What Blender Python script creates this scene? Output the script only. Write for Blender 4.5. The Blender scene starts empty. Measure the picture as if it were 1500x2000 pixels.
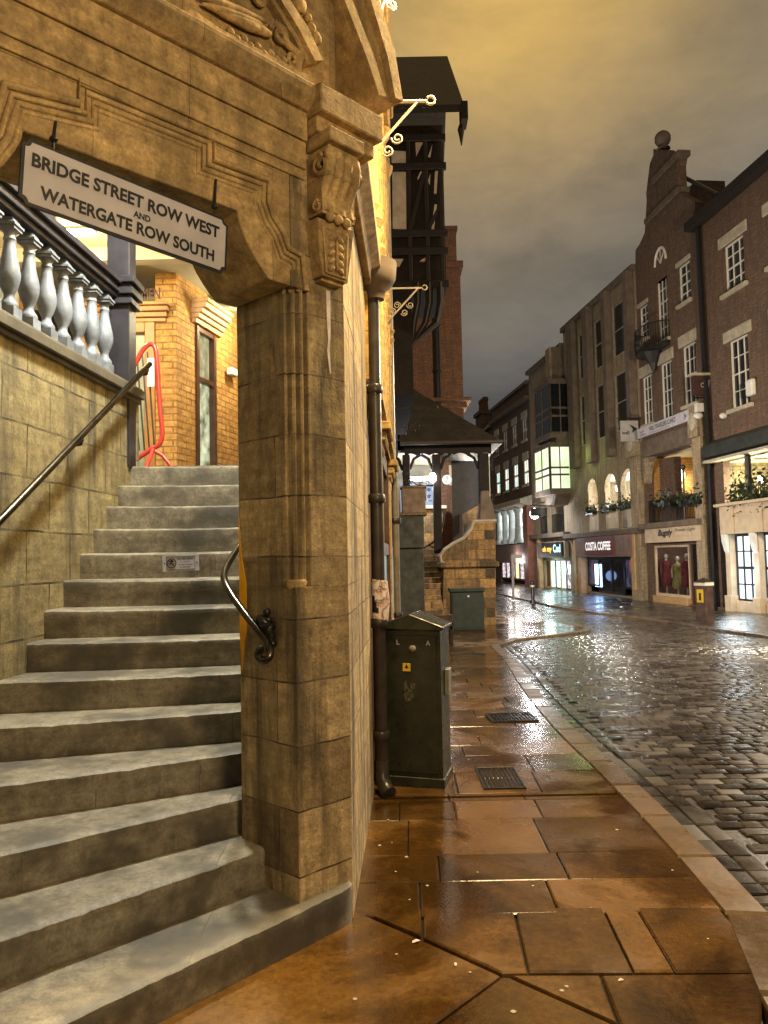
import bpy, bmesh, math, random
from mathutils import Vector, Matrix
random.seed(7)
S = bpy.context.scene
V3 = Vector
# ------------------------------------------------------------ camera
EYE, ROLL, PITCH = 1.6, 0.02, math.atan(89/1500)
FW = V3((0, math.cos(PITCH), math.sin(PITCH)))
_u0 = V3((0, -math.sin(PITCH), math.cos(PITCH))); _r0 = V3((1, 0, 0))
RT = _r0*math.cos(ROLL) - _u0*math.sin(ROLL)
UP = _u0*math.cos(ROLL) + _r0*math.sin(ROLL)
cam_d = bpy.data.cameras.new("camera"); cam = bpy.data.objects.new("camera", cam_d)
S.collection.objects.link(cam)
cm = Matrix.Identity(4)
for i in range(3):
    cm[i][0], cm[i][1], cm[i][2] = RT[i], UP[i], -FW[i]
cm[2][3] = EYE
cam.matrix_world = cm
cam_d.sensor_fit = 'VERTICAL'; cam_d.sensor_height = 36; cam_d.lens = 27
cam_d.clip_start = 0.05; cam_d.clip_end = 2000
S.camera = cam
# ------------------------------------------------------------ night sky: low cloud lit by the town
W = bpy.data.worlds.new("World"); S.world = W; W.use_nodes = True
nt = W.node_tree; nt.nodes.clear()
def nd(t, typ, **kw):
    n = t.nodes.new(typ)
    for k, v in kw.items():
        if k.startswith('_'): setattr(n, k[1:], v)
        else:
            key = k.replace('__', ' ')
            n.inputs[int(key[1:]) if key[0] == 'i' and key[1:].isdigit() else key].default_value = v
    return n
def ramp(t, stops, fac):
    r = t.nodes.new('ShaderNodeValToRGB'); e = r.color_ramp.elements
    while len(e) < len(stops): e.new(0.5)
    for el, (p, c) in zip(e, stops):
        el.position = p; el.color = (*c, 1)
    t.links.new(fac, r.inputs[0]); return r.outputs[0]
def mth(t, op, a, b=0.0, clamp=False):
    n = t.nodes.new('ShaderNodeMath'); n.operation = op; n.use_clamp = clamp
    for i, x in enumerate((a, b)):
        if isinstance(x, (int, float)): n.inputs[i].default_value = x
        else: t.links.new(x, n.inputs[i])
    return n.outputs[0]
def mixc(t, fac, a, b, blend='MIX'):
    n = t.nodes.new('ShaderNodeMix'); n.data_type = 'RGBA'; n.blend_type = blend
    for s, x in ((n.inputs[0], fac), (n.inputs[6], a), (n.inputs[7], b)):
        if isinstance(x, (int, float)): s.default_value = x
        elif isinstance(x, tuple): s.default_value = (*x, 1)
        else: t.links.new(x, s)
    return n.outputs[2]
tc = nd(nt, 'ShaderNodeTexCoord')
dirv = tc.outputs['Generated']
sep = nd(nt, 'ShaderNodeSeparateXYZ'); nt.links.new(dirv, sep.inputs[0])
cl = nd(nt, 'ShaderNodeTexNoise', Scale=2.6, Detail=5.0, Roughness=0.55, Distortion=0.4)
mp = nd(nt, 'ShaderNodeMapping', Scale=(1, 1, 2.2)); nt.links.new(dirv, mp.inputs[0]); nt.links.new(mp.outputs[0], cl.inputs['Vector'])
elv = mth(nt, 'ADD', sep.outputs[2], mth(nt, 'MULTIPLY', mth(nt, 'SUBTRACT', cl.outputs[0], 0.5), 0.42))
base = ramp(nt, [(0.0, (0.068, 0.070, 0.078)), (0.14, (0.088, 0.088, 0.091)), (0.28, (0.140, 0.132, 0.120)), (0.42, (0.180, 0.163, 0.138)), (0.56, (0.215, 0.180, 0.130)), (0.72, (0.28, 0.20, 0.09)), (1.0, (0.24, 0.16, 0.07))], elv)
dp = nd(nt, 'ShaderNodeVectorMath', _operation='DOT_PRODUCT'); nt.links.new(dirv, dp.inputs[0])
dp.inputs[1].default_value = V3((0.12, 0.77, 0.66)).normalized()
glow = mth(nt, 'POWER', mth(nt, 'MAXIMUM', dp.outputs['Value'], 0.0), 40.0)
c2 = nd(nt, 'ShaderNodeTexNoise', Scale=5.5, Detail=6.0, Roughness=0.6, Distortion=0.25); nt.links.new(mp.outputs[0], c2.inputs['Vector'])
base = mixc(nt, 1.0, base, ramp(nt, [(0.3, (0.74, 0.74, 0.76)), (0.7, (1.22, 1.2, 1.16))], c2.outputs[0]), 'MULTIPLY')
glc = mixc(nt, mth(nt, 'MULTIPLY', glow, mth(nt, 'ADD', mth(nt, 'MULTIPLY', c2.outputs[0], 1.0), 0.15)), base, (0.92, 0.56, 0.13))
bg = nd(nt, 'ShaderNodeBackground', Strength=0.72); nt.links.new(glc, bg.inputs[0])
wo = nd(nt, 'ShaderNodeOutputWorld'); nt.links.new(bg.outputs[0], wo.inputs[0])
S.view_settings.view_transform = 'Standard'; S.view_settings.look = 'None'
S.view_settings.exposure = 0.5; S.view_settings.gamma = 1.0
S.cycles.use_denoising = True; S.cycles.denoising_prefilter = 'NONE'; S.cycles.denoising_input_passes = 'RGB_ALBEDO_NORMAL'; S.cycles.max_bounces = 6; S.cycles.sample_clamp_indirect = 2.0
S.cycles.caustics_reflective = False; S.cycles.caustics_refractive = False
# ------------------------------------------------------------ picture -> world helpers (used to measure the place)
CAM = V3((0, 0, EYE))
def ray(px, py): return FW + RT*((px-750)/1500) + UP*((1000-py)/1500)
def pl(px, py, P0, N):
    d = ray(px, py); return CAM + d*((P0-CAM).dot(N)/d.dot(N))
def zg(y): return 0.0 if y < 6 else max(-0.72, -0.03*(y-6))
def gz(px, py, z=0.0): return pl(px, py, V3((0, 0, z)), V3((0, 0, 1)))
def gr(px, py):
    p = gz(px, py)
    for _ in range(30): p = gz(px, py, zg(p.y))
    return p
def aty(px, py, y): return pl(px, py, V3((0, y, 0)), V3((0, 1, 0)))
def frame(o, ang):          # local x along the wall, local y out of it
    return Matrix.Translation(o) @ Matrix.Rotation(ang, 4, 'Z')
# ------------------------------------------------------------ mesh builder
WM = {}
def wm(o): return WM.get(o.name, Matrix.Identity(4)) if o else Matrix.Identity(4)
class MB:
    def __init__(s, M=None): s.v, s.f, s.t, s.M = [], [], [], M or Matrix.Identity(4)
    def add(s, vs, fs, tone=None):
        b = len(s.v); s.v += [s.M @ V3(p) for p in vs]; s.f += [tuple(i+b for i in f) for f in fs]
        tn = random.random() if tone is None else tone
        s.t += [tn]*len(fs); return s
    def box(s, x0, x1, y0, y1, z0, z1, tone=None):
        if x0 > x1: x0, x1 = x1, x0
        if y0 > y1: y0, y1 = y1, y0
        if z0 > z1: z0, z1 = z1, z0
        return s.add([(x0,y0,z0),(x1,y0,z0),(x1,y1,z0),(x0,y1,z0),(x0,y0,z1),(x1,y0,z1),(x1,y1,z1),(x0,y1,z1)],
              [(0,3,2,1),(4,5,6,7),(0,1,5,4),(1,2,6,5),(2,3,7,6),(3,0,4,7)], tone)
    def prism(s, poly, lo, hi, fn=lambda a, b, h: (a, b, h)):     # poly in 2D, extruded lo..hi, mapped by fn
        n = len(poly); vs = [fn(a, b, lo) for a, b in poly] + [fn(a, b, hi) for a, b in poly]
        fs = [tuple(range(n)), tuple(range(2*n-1, n-1, -1))]
        fs += [(i, i+n, (i+1) % n+n, (i+1) % n) for i in range(n)]
        return s.add(vs, fs)
    def xz(s, poly, y0, y1): return s.prism(poly, y0, y1, lambda a, b, h: (a, h, b))
    def yz(s, poly, x0, x1): return s.prism(poly, x0, x1, lambda a, b, h: (h, a, b))
    def tube(s, path, r, n=8, cap=True, closed=False):
        P = [V3(p) for p in path]; m = len(P); rs = r if isinstance(r, (list, tuple)) else [r]*m
        vs, fs = [], []; ref = None
        for i in range(m):
            a = P[(i-1) % m] if (i or closed) else P[i]; b = P[(i+1) % m] if (i < m-1 or closed) else P[i]
            t = (b-a)
            t = t.normalized() if t.length > 1e-9 else V3((0, 0, 1))
            if ref is None: ref = V3((0, 0, 1)) if abs(t.z) < .9 else V3((1, 0, 0))
            ref = (ref - t*ref.dot(t)); ref = ref.normalized() if ref.length > 1e-6 else t.orthogonal().normalized()
            q = t.cross(ref)
            for k in range(n):
                an = 2*math.pi*(k+.5)/n
                vs.append(P[i] + (ref*math.cos(an)+q*math.sin(an))*rs[i])
        for i in range(m if closed else m-1):
            for k in range(n):
                a, b = i*n+k, i*n+(k+1) % n; c, d = ((i+1) % m)*n+(k+1) % n, ((i+1) % m)*n+k
                fs.append((a, b, c, d))
        if cap and not closed: fs += [tuple(range(n-1, -1, -1)), tuple(range((m-1)*n, m*n))]
        return s.add(vs, fs)
    def lathe(s, prof, c=(0, 0, 0), n=16, M2=None):
        vs, fs = [], []; c = V3(c)
        for r, z in prof:
            for k in range(n):
                a = 2*math.pi*k/n; p = V3((r*math.cos(a), r*math.sin(a), z))
                vs.append(c + (M2 @ p if M2 else p))
        for i in range(len(prof)-1):
            for k in range(n): fs.append((i*n+k, i*n+(k+1) % n, (i+1)*n+(k+1) % n, (i+1)*n+k))
        fs += [tuple(range(n-1, -1, -1)), tuple(range((len(prof)-1)*n, len(prof)*n))]
        return s.add(vs, fs)
    def ball(s, c, rx, ry=None, rz=None, n=10, M2=None):
        ry = ry or rx; rz = rz or rx; vs, fs = [], []; c = V3(c); h = n//2
        for i in range(h+1):
            th = math.pi*(i+.001)/(h+.002)
            for k in range(n):
                a = 2*math.pi*k/n; p = V3((rx*math.sin(th)*math.cos(a), ry*math.sin(th)*math.sin(a), rz*math.cos(th)))
                vs.append(c + (M2 @ p if M2 else p))
        for i in range(h):
            for k in range(n): fs.append((i*n+k, (i+1)*n+k, (i+1)*n+(k+1) % n, i*n+(k+1) % n))
        return s.add(vs, fs)
    def spiral(s, c, r0, turns, rad, ax, ay, start=0., n=6, grow=0.12):   # flat scroll in plane ax, ay
        c, ax, ay = V3(c), V3(ax), V3(ay); P = []
        N = int(18*turns)
        for i in range(N+1):
            a = start + 2*math.pi*turns*i/N; r = r0*(1-(1-grow)*i/N)
            P.append(c + ax*(r*math.cos(a)) + ay*(r*math.sin(a)))
        return s.tube(P, rad, n)
    def wall(s, x0, x1, z0, z1, holes, y=0., d=.25):       # face at y with reveals going in to y-d
        xs = sorted({x0, x1, *[min(max(h[i], x0), x1) for h in holes for i in (0, 1)]})
        zs = sorted({z0, z1, *[min(max(h[i], z0), z1) for h in holes for i in (2, 3)]})
        inh = lambda x, z: any(h[0] < x < h[1] and h[2] < z < h[3] for h in holes)
        for a, b in zip(xs, xs[1:]):
            for c, e in zip(zs, zs[1:]):
                if not inh((a+b)/2, (c+e)/2): s.add([(a,y,c),(b,y,c),(b,y,e),(a,y,e)], [(3,2,1,0)], .5)
        for a, b, c, e in holes:
            a, b, c, e = max(a, x0), min(b, x1), max(c, z0), min(e, z1)
            s.add([(a,y,c),(b,y,c),(b,y,e),(a,y,e),(a,y-d,c),(b,y-d,c),(b,y-d,e),(a,y-d,e)],
                  [(0,1,5,4),(1,2,6,5),(2,3,7,6),(3,0,4,7)], .5)
        s.add([(x0,y,z0),(x1,y,z0),(x1,y,z1),(x0,y,z1),(x0,y-d,z0),(x1,y-d,z0),(x1,y-d,z1),(x0,y-d,z1)],
              [(1,2,6,5),(2,3,7,6),(3,0,4,7)], .5)
        return s
    def text(s, txt, w, h, M2, ext=.0015, bold=.0, shear=0.):
        cu = bpy.data.curves.new("lettering", 'FONT'); cu.body = txt; cu.size = 1; cu.offset = bold; cu.extrude = 0.0
        cu.shear = shear; cu.resolution_u = 3
        ob = bpy.data.objects.new("lettering_source", cu); S.collection.objects.link(ob)
        me = bpy.data.meshes.new_from_object(ob.evaluated_get(bpy.context.evaluated_depsgraph_get()))
        if len(me.vertices):
            xs = [v.co.x for v in me.vertices]; ys = [v.co.y for v in me.vertices]
            x0, x1, y0, y1 = min(xs), max(xs), min(ys), max(ys)
            vs = [M2 @ V3(((v.co.x-(x0+x1)/2)/(x1-x0)*w, (v.co.y-(y0+y1)/2)/(y1-y0)*h, ext)) for v in me.vertices]
            s.add(vs, [tuple(p.vertices) for p in me.polygons])
        bpy.data.objects.remove(ob); bpy.data.curves.remove(cu); bpy.data.meshes.remove(me)
        return s
    def build(s, name, m, parent=None, smooth=False, bevel=0., seg=1):
        me = bpy.data.meshes.new(name)
        me.from_pydata([tuple(p) for p in s.v], [], s.f)
        if bevel:
            bm = bmesh.new(); bm.from_mesh(me); lay = None
            bmesh.ops.remove_doubles(bm, verts=bm.verts, dist=1e-5)
            es = [e for e in bm.edges if len(e.link_faces) == 2 and e.calc_face_angle(0) > .5]
            bmesh.ops.bevel(bm, geom=es, offset=bevel, segments=seg, affect='EDGES', clamp_overlap=True)
            bm.to_mesh(me); bm.free()
        uv = me.uv_layers.new(name="uv"); me.calc_loop_triangles()
        co = [0.]*(len(me.loops)*2)
        for p in me.polygons:
            n = p.normal
            if abs(n.z) > .72: tx, tf = None, 1
            else:
                l = math.hypot(n.x, n.y); tx = (-n.y/l, n.x/l)
            for li in p.loop_indices:
                q = me.vertices[me.loops[li].vertex_index].co
                if tx is None: co[2*li], co[2*li+1] = q.x, q.y
                else: co[2*li], co[2*li+1] = q.x*tx[0]+q.y*tx[1], q.z
        uv.data.foreach_set('uv', co)
        at = me.attributes.new('tone', 'FLOAT', 'FACE')
        at.data.foreach_set('value', s.t if len(s.t) == len(me.polygons) else [random.random() for _ in me.polygons])
        if smooth:
            me.polygons.foreach_set('use_smooth', [True]*len(me.polygons))
            me.set_sharp_from_angle(angle=math.radians(smooth if smooth > 1 else 50))
        if parent is None:
            xs = [v.co for v in me.vertices]
            o0 = V3(((min(p.x for p in xs)+max(p.x for p in xs))/2, (min(p.y for p in xs)+max(p.y for p in xs))/2, min(p.z for p in xs)))
            me.transform(Matrix.Translation(-o0))
            ob = bpy.data.objects.new(name, me); ob.location = o0
        else:
            me.transform(wm(parent).inverted())
            ob = bpy.data.objects.new(name, me); ob.parent = parent; WM[ob.name] = wm(parent)
        me.materials.append(m); S.collection.objects.link(ob); return ob
def tag(o, label=None, cat=None, group=None, kind=None):
    for k, v in (('label', label), ('category', cat), ('group', group), ('kind', kind)):
        if v: o[k] = v
    return o
def thing(name, label, cat, loc, group=None, rot=0.):
    o = bpy.data.objects.new(name, None); S.collection.objects.link(o); o.empty_display_size = .1
    o.location = loc; o.rotation_euler = (0, 0, rot)
    WM[o.name] = Matrix.Translation(V3(loc)) @ Matrix.Rotation(rot, 4, 'Z')
    return tag(o, label, cat, group)
def copy_thing(root, loc, rot, label, group=None):
    r = root.copy(); S.collection.objects.link(r); r.location = loc; r.rotation_euler = (0, 0, rot)
    r['label'] = label
    if group: r['group'] = group
    for c in [o for o in S.collection.objects if o.parent == root]:
        d = c.copy(); S.collection.objects.link(d); d.parent = r
        for e in [o for o in S.collection.objects if o.parent == c]:
            g = e.copy(); S.collection.objects.link(g); g.parent = d
    return r
def lamp(name, parent, loc, power, col, size=.08, kind='POINT'):
    l = bpy.data.lights.new(name, kind); l.energy = power; l.color = col
    if kind == 'AREA': l.size = size
    else: l.shadow_soft_size = size
    o = bpy.data.objects.new(name, l); S.collection.objects.link(o)
    if parent: o.parent = parent; o.location = wm(parent).inverted() @ V3(loc)
    else: o.location = loc
    return o
# ------------------------------------------------------------ materials
def newmat(name):
    m = bpy.data.materials.new(name); m.use_nodes = True; t = m.node_tree; t.nodes.clear()
    b = nd(t, 'ShaderNodeBsdfPrincipled'); o = nd(t, 'ShaderNodeOutputMaterial'); t.links.new(b.outputs[0], o.inputs[0])
    return m, t, b
def coords(t, uv=False, scale=(1, 1, 1)):
    c = nd(t, 'ShaderNodeTexCoord'); mpn = nd(t, 'ShaderNodeMapping', Scale=scale)
    t.links.new(c.outputs['UV' if uv else 'Object'], mpn.inputs[0]); return mpn.outputs[0]
def noise(t, vec, scale, detail=4., rough=.55, dist=0.):
    n = nd(t, 'ShaderNodeTexNoise', Scale=scale, Detail=detail, Roughness=rough, Distortion=dist)
    t.links.new(vec, n.inputs['Vector']); return n.outputs[0]
def bump(t, b, h, strength, dist=.01, prev=None):
    n = nd(t, 'ShaderNodeBump', Strength=strength, Distance=dist); t.links.new(h, n.inputs['Height'])
    if prev is not None: t.links.new(prev, n.inputs['Normal'])
    t.links.new(n.outputs[0], b.inputs['Normal']); return n.outputs[0]
def mat(name, base, rough=.7, var=.3, scale=6., bmp=.2, metal=0., fine=40., rvar=0., tone=0.):
    m, t, b = newmat(name); v = coords(t)
    n1 = noise(t, v, scale, 5.); lo = tuple(c*(1-var) for c in base); hi = tuple(c*(1+var) for c in base)
    col = ramp(t, [(.3, lo), (.7, hi)], n1)
    if tone:
        a = nd(t, 'ShaderNodeAttribute', _attribute_name='tone')
        col = mixc(t, 1., col, ramp(t, [(0., (1-tone,)*3), (1., (1+tone,)*3)], a.outputs['Fac']), 'MULTIPLY')
    t.links.new(col, b.inputs['Base Color']); b.inputs['Metallic'].default_value = metal
    if rvar:
        t.links.new(ramp(t, [(.3, (max(.03, rough-rvar),)*3), (.7, (min(1, rough+rvar),)*3)], noise(t, v, scale*1.7, 3.)), b.inputs['Roughness'])
    else: b.inputs['Roughness'].default_value = rough
    if bmp: bump(t, b, noise(t, v, fine, 4.), bmp, .006)
    return m
def masonry(name, c1, c2, cm_, bw, bh, ms, bmp=.6, stain=.5, rough=.85, pit=.35, off=.5, streak=True, smooth=.12, soot=(.05, .04, .03), fade=.75):
    m, t, b = newmat(name); uv = coords(t, True); ob = coords(t)
    wob = nd(t, 'ShaderNodeVectorMath', _operation='ADD')
    wn = nd(t, 'ShaderNodeTexNoise', Scale=3.5, Detail=2.); t.links.new(ob, wn.inputs['Vector'])
    sc = nd(t, 'ShaderNodeVectorMath', _operation='SCALE'); sc.inputs['Scale'].default_value = min(.02, bh*.12)
    t.links.new(wn.outputs['Color'], sc.inputs[0]); t.links.new(uv, wob.inputs[0]); t.links.new(sc.outputs[0], wob.inputs[1])
    br = nd(t, 'ShaderNodeTexBrick', Scale=1.0, Mortar__Size=ms, Mortar__Smooth=smooth, Bias=0.0, Brick__Width=bw, Row__Height=bh, Color1=(*c1, 1), Color2=(*c2, 1), Mortar=(*cm_, 1))
    br.offset = off; t.links.new(wob.outputs[0], br.inputs['Vector'])
    n1 = noise(t, ob, 2.2, 6., .62); n2 = noise(t, ob, 14., 6., .65)
    jm = mth(t, 'MULTIPLY', br.outputs['Fac'], ramp(t, [(.40, (fade,)*3), (.58, (0, 0, 0))], noise(t, ob, 7., 4.)))
    bcol = mixc(t, jm, br.outputs['Color'], tuple((p+q)/2 for p, q in zip(c1, c2)))
    col = mixc(t, 1., bcol, ramp(t, [(.27, (.48, .45, .42)), (.5, (.95, .93, .9)), (.75, (1.45, 1.40, 1.3))], n2), 'MULTIPLY')
    col = mixc(t, 1., col, ramp(t, [(.3, (.72, .70, .66)), (.7, (1.25, 1.22, 1.16))], noise(t, ob, 70., 4., .7)), 'MULTIPLY')
    col = mixc(t, 1., col, ramp(t, [(.3, (.80, .78, .75)), (.7, (1.18, 1.17, 1.14))], noise(t, coords(t, False, (1.2, 1.2, 16.)), 1.6, 5., .65)), 'MULTIPLY')
    if streak: n3 = noise(t, coords(t, False, (5., 5., .6)), 1.4, 5., .6)
    else: n3 = n1
    col = mixc(t, mth(t, 'MULTIPLY', ramp(t, [(.46, (0, 0, 0)), (.64, (1, 1, 1))], n3), stain), col, soot)
    col = mixc(t, mth(t, 'MULTIPLY', ramp(t, [(.52, (0, 0, 0)), (.70, (1, 1, 1))], n1), stain*.75), col, tuple(c*.45 for c in c1))
    t.links.new(col, b.inputs['Base Color']); b.inputs['Roughness'].default_value = rough
    p = bump(t, b, noise(t, ob, 60., 5., .7), pit, .006)
    h = nd(t, 'ShaderNodeMath', _operation='SUBTRACT'); h.inputs[0].default_value = 1.; t.links.new(br.outputs['Fac'], h.inputs[1])
    p = bump(t, b, h.outputs[0], bmp, .012, p)
    bump(t, b, noise(t, ob, 5., 4.), pit, .02, p)
    return m
def wet(name, c1, c2, r0, r1, scale=3., bmp=.25, fine=30., tone=.35, spec=.5, pool=0.):
    m, t, b = newmat(name); v = coords(t)
    a = nd(t, 'ShaderNodeAttribute', _attribute_name='tone')
    col = mixc(t, noise(t, v, scale, 5., .6), c1, c2)
    col = mixc(t, 1., col, ramp(t, [(0., (1-tone,)*3), (1., (1+tone,)*3)], a.outputs['Fac']), 'MULTIPLY')
    col = mixc(t, 1., col, ramp(t, [(.3, (.6, .6, .6)), (.7, (1.25, 1.2, 1.15))], noise(t, v, fine*1.3, 5., .7)), 'MULTIPLY')
    t.links.new(col, b.inputs['Base Color'])
    rn = mth(t, 'ADD', mth(t, 'MULTIPLY', noise(t, v, scale*.7, 4.), .8), mth(t, 'MULTIPLY', a.outputs['Fac'], .25))
    rr = ramp(t, [(.36, (r0,)*3), (.72, (r1,)*3)], rn)
    if pool:      # soaked patches: darker stone under a film of water
        pm = mth(t, 'MULTIPLY', ramp(t, [(.46, (0, 0, 0)), (.60, (1, 1, 1))], noise(t, v, 1.15, 5., .6, .6)), pool)
        col = mixc(t, pm, col, mixc(t, 1., col, (.30, .27, .25), 'MULTIPLY')); t.links.new(col, b.inputs['Base Color'])
        rr = mixc(t, pm, rr, (.075,)*3)
    t.links.new(rr, b.inputs['Roughness'])
    b.inputs['Specular IOR Level'].default_value = spec
    p = bump(t, b, noise(t, v, fine, 5., .65), bmp, .004)
    bump(t, b, noise(t, v, 4., 2.), bmp*.6, .01, p)
    return m
def glow_mat(name, col, st, var=.5, scale=3., col2=None):
    m, t, b = newmat(name); v = coords(t)
    c = mixc(t, ramp(t, [(.35, (0, 0, 0)), (.65, (1, 1, 1))], noise(t, v, scale, 3.)), col, col2 or tuple(x*(1-var) for x in col))
    b.inputs['Base Color'].default_value = (.02, .02, .02, 1); b.inputs['Roughness'].default_value = .12
    t.links.new(c, b.inputs['Emission Color']); b.inputs['Emission Strength'].default_value = st
    return m
M = {}
M['stone'] = masonry('sandstone_ashlar', (.56, .455, .28), (.27, .21, .125), (.06, .046, .03), 1.35, .27, .004, .55, .9, pit=.6, soot=(.05, .038, .024))
M['stone_plain'] = masonry('sandstone_carved', (.50, .375, .20), (.36, .265, .14), (.15, .11, .06), .8, 3.3, .0015, .2, .45, pit=.5, soot=(.09, .066, .038))
M['stone_wall'] = masonry('stair_wall_blocks', (.36, .31, .17), (.26, .215, .11), (.035, .03, .02), .52, .30, .006, .9, .75, pit=.5)
M['stone_gold'] = masonry('golden_ashlar', (.52, .36, .13), (.45, .3, .1), (.2, .13, .05), .7, .32, .005, .5, .45)
M['stone_dark'] = masonry('sooty_blocks', (.46, .29, .12), (.06, .045, .03), (.16, .12, .07), .52, .30, .012, .9, .7, pit=.6, off=.37)
M['step'] = masonry('worn_step_stone', (.28, .265, .225), (.19, .17, .135), (.07, .06, .045), 1.45, 9., .002, .1, 1., rough=.55, pit=.4, streak=False, soot=(.05, .042, .03))
M['brick'] = masonry('dark_brick', (.185, .112, .082), (.115, .074, .058), (.12, .10, .085), .225, .075, .009, .6, .45, streak=True)
M['brick_tower'] = masonry('red_tower_brick', (.20, .085, .042), (.13, .06, .033), (.10, .07, .05), .24, .085, .010, .7, .55)
M['brick_warm'] = masonry('orange_brick', (.60, .36, .11), (.46, .24, .07), (.20, .12, .05), .235, .078, .010, .6, .2, streak=False)
M['rubble'] = masonry('rubble_stone', (.40, .34, .19), (.22, .17, .10), (.07, .055, .04), .34, .16, .022, 1., .6, pit=.9, off=.41, smooth=.5)
M['concrete'] = masonry('ribbed_concrete', (.38, .315, .235), (.34, .28, .20), (.2, .165, .12), 2.4, 3., .004, .2, .5)
M['conc_dark'] = mat('brown_concrete', (.14, .105, .078), .8, .3, 3.)
M['trim'] = mat('pale_stone_trim', (.42, .37, .28), .75, .25, 4.)
M['cream'] = mat('cream_paint', (.55, .43, .30), .55, .15, 3., .08)
M['ochre'] = mat('ochre_paint', (.48, .30, .15), .5, .2, 3., .08)
M['white'] = mat('white_paint', (.72, .70, .64), .45, .12, 5., .06)
M['slate'] = masonry('roof_slate', (.022, .017, .013), (.014, .011, .009), (.012, .01, .01), .2, .13, .008, .9, .4, rough=.55, streak=False)
M['black'] = mat('black_paint', (.012, .012, .013), .33, .3, 8., .1)
M['iron'] = mat('wrought_iron', (.015, .014, .013), .42, .4, 12., .2)
M['steel'] = mat('worn_steel_rail', (.075, .066, .055), .26, .45, 8., .15, 1.)
M['iron_white'] = mat('white_iron', (.82, .76, .6), .45, .2, 14., .1)
M['timber'] = mat('dark_timber', (.011, .006, .004), .85, .5, 7., .3)
M['newel'] = mat('blue_black_paint', (.022, .021, .028), .38, .4, 6., .15)
M['render'] = mat('white_infill', (.62, .52, .46), .8, .2, 5.)
M['wood'] = mat('golden_wood', (.36, .17, .045), .4, .35, 5., .15)
M['wood_dark'] = mat('brown_wood', (.075, .032, .017), .4, .4, 6., .2)
M['baluster'] = mat('blue_grey_stone', (.16, .18, .215), .55, .5, 7., .25)
M['pipe'] = mat('pipe_paint', (.032, .026, .022), .32, .4, 10., .2)
M['cabinet'] = mat('cabinet_green', (.024, .026, .018), .36, .45, 9., .2, 0., 60., .12)
M['cabinet2'] = mat('utility_green', (.030, .042, .036), .45, .3, 6., .12)
M['sign'] = mat('sign_enamel', (.52, .50, .56), .45, .16, 6., .15, 0., 90.)
M['ink'] = mat('black_lettering', (.012, .012, .015), .4, .2, 5., 0.)
M['red'] = mat('red_tube', (.52, .045, .03), .35, .25, 6., .05)
M['paper'] = mat('paper', (.72, .66, .66), .7, .2, 18., .1)
M['yellow'] = mat('yellow_sticker', (.75, .5, .03), .5, .15, 8., 0.)
M['pink'] = mat('flyer_print', (.62, .42, .38), .6, .4, 22., .0)
M['flag'] = wet('wet_flagstone', (.20, .098, .016), (.040, .023, .008), .12, .38, 2.9, .30, 26., .36, .9, .9)
M['bed'] = mat('wet_joint', (.022, .017, .012), .35, .3, 9., .2)
M['kerb'] = wet('wet_kerb_stone', (.15, .095, .045), (.065, .045, .026), .18, .45, 4., .3, 26., .3)
M['sett'] = wet('wet_setts', (.060, .050, .042), (.024, .022, .021), .22, .46, 3., .3, 26., .75, .6, .45)
M['road'] = wet('wet_road_joints', (.03, .024, .02), (.016, .014, .013), .25, .6, 5., .8, 60., .1)
M['glass'] = mat('dark_glass', (.012, .013, .015), .06, .3, 3., 0.)
M['gum'] = mat('trodden_gum', (.42, .39, .33), .7, .1, 9., 0.)
M['leaf'] = mat('planter_leaves', (.018, .030, .011), .5, .5, 9., 0., tone=.5)
M['plaster'] = mat('gallery_plaster', (.46, .43, .34), .8, .12, 3.)
M['green'] = mat('green_column_paint', (.10, .22, .03), .6, .3, 3.)
M['rust'] = mat('rusty_wood', (.075, .045, .035), .65, .6, 5., .4)
M['lit_white'] = glow_mat('lit_white_panes', (.82, .95, 1.), 1.5, .25, 2.)
M['lit_warm'] = glow_mat('lit_warm_panes', (1., .86, .45), 1.3, .45, 2.)
M['lit_green'] = glow_mat('lit_green_panes', (.62, .85, .42), .95, .6, 1.3, (.9, .95, .72))
M['lit_pale'] = glow_mat('lit_blind_panes', (.92, .86, .62), 1.0, .35, 1., (.55, .8, .78))
M['lit_teal'] = glow_mat('lit_teal_panes', (.45, .88, .82), 1.5, .5, 2., (.75, .97, .95))
M['lit_blue'] = glow_mat('lit_blue_screen', (.40, .62, 1.), 8., .4, 6.)
M['lit_dim'] = glow_mat('lit_dim_panes', (.10, .09, .16), .5, .8, 2.5, (.015, .012, .03))
M['lit_mix'] = glow_mat('shop_display_panes', (.8, .68, .74), 1.3, .8, 5., (.06, .055, .05))
M['bulb'] = glow_mat('lamp_bulb', (1., .95, .85), 14., .0)
M['bulb_warm'] = glow_mat('warm_bulb', (1., .82, .5), 9., .0)
M['neon_orange'] = glow_mat('neon_orange', (1., .42, .06), 2.2, .2)
def crv(P, n=5):            # smooth curve through the points
    P = [V3(p) for p in P]; out = []
    for i in range(len(P)-1):
        a, b, c, d = P[max(i-1, 0)], P[i], P[i+1], P[min(i+2, len(P)-1)]
        for k in range(n):
            u = k/n; out.append(.5*((2*b)+(c-a)*u+(2*a-5*b+4*c-d)*u*u+(3*b-a-3*c+d)*u**3))
    return out+[P[-1]]
M['neon_cyan'] = glow_mat('neon_cyan', (.5, .95, 1.), 1.8, .2)
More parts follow.
